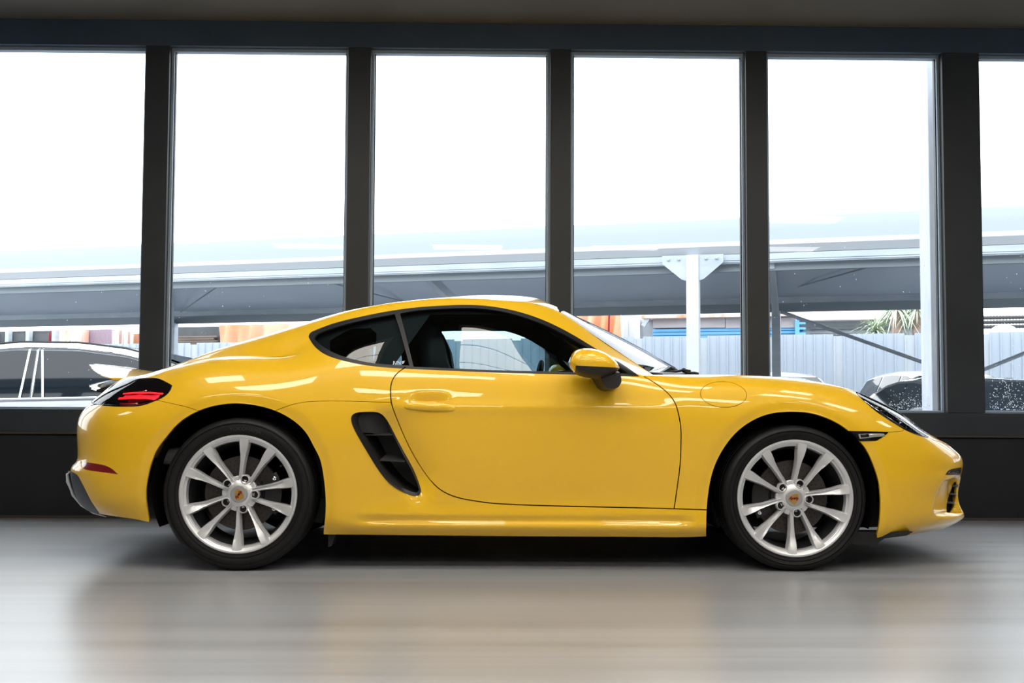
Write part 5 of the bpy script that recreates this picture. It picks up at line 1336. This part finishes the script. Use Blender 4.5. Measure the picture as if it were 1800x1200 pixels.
# ---- parked cars outside ----------------------------------------------------------------------
cglass = mat('parked_car_glass', (.012, .017, .022), .04, spec=.6)
def parked(name, label, loc, rot, prof, belt, halfw, paintm, pillars, L_, wheels, mir, tum=.20, cat='car', group='cars parked outside', chrome_trim=False):
    """prof: top outline (x,z) of the whole car; belt: window line (x,z) list; glasses: list of window outlines"""
    r_ = empty(name, loc, label, cat, group, rot)
    zbelt = lambda x: np.interp(x, [p[0] for p in belt], [p[1] for p in belt]); ztop = lambda x: np.interp(x, [p[0] for p in prof], [p[1] for p in prof])
    xs = np.linspace(0, L_, 90); secs = []; ys = [-1, -.97, -.6, 0, .6, .97, 1]
    V = []; F = []; rows_ = 19
    def hw(x): return halfw*(1-.16*max(0, (0.5-x)/.5)**2-.16*max(0, (x-(L_-.5))/.5)**2)
    for x in xs:
        zt, zb_ = ztop(x), min(zbelt(x), ztop(x)-.01); w = hw(x); g_ = max(zt-zb_, 0); half = []
        half += [(w*.93, .22), (w*.99, .34), (w, .52), (w*.99, zb_-.14), (w*.965, zb_-.02), (w*.945, zb_)]
        wt = w*.945-g_*tum*1.9; half += [(w*.945-(w*.945-wt)*.5, zb_+g_*.48), (wt, zb_+g_*.90), (wt*.86, zt-.012 if g_ > .1 else zb_+g_*.95), (0, zt+.01)]
        for y, z in half: V.append((x, -y, z))
        for y, z in half[-2::-1]: V.append((x, y, z))
    for i in range(len(xs)-1):
        for j in range(rows_-1): F.append((i*rows_+j, (i+1)*rows_+j, (i+1)*rows_+j+1, i*rows_+j+1))
    F += [tuple(range(rows_)), tuple(range((len(xs)-1)*rows_, len(xs)*rows_))[::-1]]
    body = obj('body', V, F, paintm, r_, True); body.data.set_sharp_from_angle(angle=.6)
    def side_z(x, z, s_):
        zt, zb_ = ztop(x), zbelt(x); w = hw(x); g_ = max(zt-zb_, .02); wt = w*.945-g_*tum*1.9; u = (z-zb_)/g_
        return s_*np.interp(u, [0, .48, .90, 1], [w*.945, (w*.945+wt)/2, wt, wt*.9])
    for (kind, x0, x1, k0, k1) in pillars:       # side windows: x range at belt, fraction insets
        for s_ in (-1, 1):
            VV = []; n = 14
            for i in range(n+1):
                u = i/n; xb = x0+(x1-x0)*u; xt = x0+k0+(x1+k1-x0-k0)*u
                zb_ = zbelt(xb)+.025; zt_ = ztop(xt)-.075
                for v_ in (0, .5, 1):
                    x = xb+(xt-xb)*v_; z = min(zb_+(max(zt_, zb_+.01)-zb_)*v_, ztop(x)-.06); VV.append((x, side_z(x, z, s_)+s_*.008, z))
            FF = []
            for i in range(n):
                for j in range(2): FF.append((i*3+j, (i+1)*3+j, (i+1)*3+j+1, i*3+j+1))
            obj('window', VV, FF if s_ < 0 else [f[::-1] for f in FF], cglass, r_, True)
    # windscreen and rear screen
    for (xa, za, xb, zb_, nm) in mir['screens']:
        w0 = hw(xa)*.86; w1 = hw(xb)*.66; VV = []
        for i in range(9):
            u = i/8; 
            for q in range(7):
                y = (w0+(w1-w0)*u)*(q-3)/3; x = xa+(xb-xa)*u; z = ztop(x)+.012 if True else 0; VV.append((x, y, z))
        obj(nm, VV, [(i*7+j, i*7+j+1, (i+1)*7+j+1, (i+1)*7+j) for i in range(8) for j in range(6)], cglass, r_, True)
    for s_ in (-1, 1):
        bm = bmesh.new(); bmesh.ops.create_uvsphere(bm, u_segments=16, v_segments=8, radius=1)
        for v in bm.verts: v.co = Vector((v.co.x*.09+mir['x'], s_*(halfw+.10)+v.co.y*.13, mir['z']+v.co.z*.075))
        bar(bm, (mir['x']+.02, s_*(halfw-.06), mir['z']-.06), (mir['x'], s_*(halfw+.05), mir['z']-.03), .06, .04)
        bm_obj('door_mirror', bm, paintm, r_, 60)
    for wx in wheels:
        for s_ in (-1, 1):
            bm = bmesh.new(); lathe(bm, [(.0005, 0), (.21, 0), (.23, -.01), (.31, -.01), (.325, .02), (.325, .2), (.0005, .2)], 28)
            for v in bm.verts: v.co = Vector((v.co.x+wx, s_*(halfw-.0-v.co.y*1.0), v.co.z+.325))
            bm_obj('wheel', bm, rubber, r_, 40)
    if chrome_trim:
        for s_ in (-1, 1):
            bm = bmesh.new()
            pts = [(x, side_z(x, ztop(x)-.045, s_)+s_*.012, ztop(x)-.055) for x in np.linspace(pillars[0][1]+.35, pillars[-1][2]-.05, 24)]
            tube(bm, pts, .011, 6); pts = [(x, side_z(x, zbelt(x), s_)+s_*.01, zbelt(x)+.012) for x in np.linspace(pillars[0][1], pillars[-1][2], 12)]; tube(bm, pts, .010, 6)
            for xx, dx in chrome_trim: tube(bm, [(xx, side_z(xx, zbelt(xx), s_)+s_*.012, zbelt(xx)+.02), (xx+dx, side_z(xx+dx, ztop(xx)-.07, s_)+s_*.012, ztop(xx)-.07)], .009, 6)
            bm_obj('chrome_trim', bm, chrome, r_, 60)
        bm = bmesh.new()
        for s_ in (-1, 1): tube(bm, [(x, side_z(x, ztop(x)-.02, s_)*1.0, ztop(x)-.006) for x in np.linspace(pillars[0][1]+.5, pillars[-1][2]-.2, 20)], .008, 5)
        bm_obj('roof_seam', bm, black_pl, r_, 60)
    return r_
car_white = mat('white_car_paint', (.62, .64, .68), .25, coat=1.); car_silver = mat('silver_car_paint', (.34, .37, .39), .3, .6, coat=1.); car_dark = mat('dark_car_paint', (.035, .04, .045), .25, coat=1.)
sed = [(0, .55), (.03, .70), (.25, .82), (.9, .93), (1.35, .99), (1.6, 1.13), (1.95, 1.31), (2.25, 1.40), (2.6, 1.435), (3.1, 1.43), (3.5, 1.38), (3.9, 1.26), (4.25, 1.10), (4.45, 1.04), (4.75, 1.0), (4.85, .85), (4.88, .55)]
sbelt = [(0, .9), (1.3, .93), (4.3, 1.0), (4.9, 1.0)]
suv = [(0, .55), (.04, .85), (.3, .98), (.95, 1.06), (1.2, 1.13), (1.5, 1.38), (1.8, 1.56), (2.1, 1.63), (2.8, 1.66), (3.5, 1.64), (4.0, 1.58), (4.35, 1.35), (4.5, 1.05), (4.6, .85), (4.62, .55)]
vbelt = [(0, .95), (1.2, 1.06), (4.2, 1.12), (4.62, 1.1)]
def place(px, py_ground_z, d): q = pd(px, 700, d); return (q[0], q[1], GR)
SW = [('w', 1.62, 2.79, .42, -.02), ('w', 2.81, 4.15, -.02, -.42)]; SV = [('w', 1.42, 2.3, .42, 0), ('w', 2.38, 3.2, 0, 0), ('w', 3.28, 4.25, 0, -.25)]
SS = {'x': 1.55, 'z': 1.0, 'screens': [(1.38, 0, 2.1, 0, 'windscreen'), (4.35, 0, 3.6, 0, 'rear_window')]}; VS = {'x': 1.35, 'z': 1.12, 'screens': [(1.22, 0, 1.75, 0, 'windscreen'), (4.45, 0, 4.1, 0, 'rear_window')]}
def park(kind, label, x, y, rot, k, pm, **kw):
    o = parked(*(('sedan', label, (x, y, GR), math.radians(rot), sed, sbelt, .90, pm, SW, 4.88, (.85, 3.75), SS) if kind == 's' else ('sports_utility_car', label, (x, y, GR), math.radians(rot), suv, vbelt, .92, pm, SV, 4.62, (.9, 3.65), VS)), **kw)
    o.scale = (k, k, k); return o
park('s', 'white sedan with chrome window trim parked outside the left window', -5.80, 4.65, -1, 1.09, car_white, chrome_trim=[(2.72, 0), (2.81, -.02), (2.90, -.08)])
park('s', 'silver framed sedan facing the showroom, seen over the yellow front wing', 4.75, 7.03, 90, 1.0, mat('grey_car_paint', (.09, .10, .11), .3, .5, coat=1.))
park('u', 'dark sports utility car behind the silver framed sedan, in front of the fence', 6.32, 12.6, 90, 1.0, car_dark)
park('u', 'silver sports utility car with its door mirror showing left of the white pillar', 8.44, 10.2, 90, .975, car_silver)
park('s', 'dark sedan behind the rain drops of the far right window', 6.75, 4.9, 90, .965, car_dark)
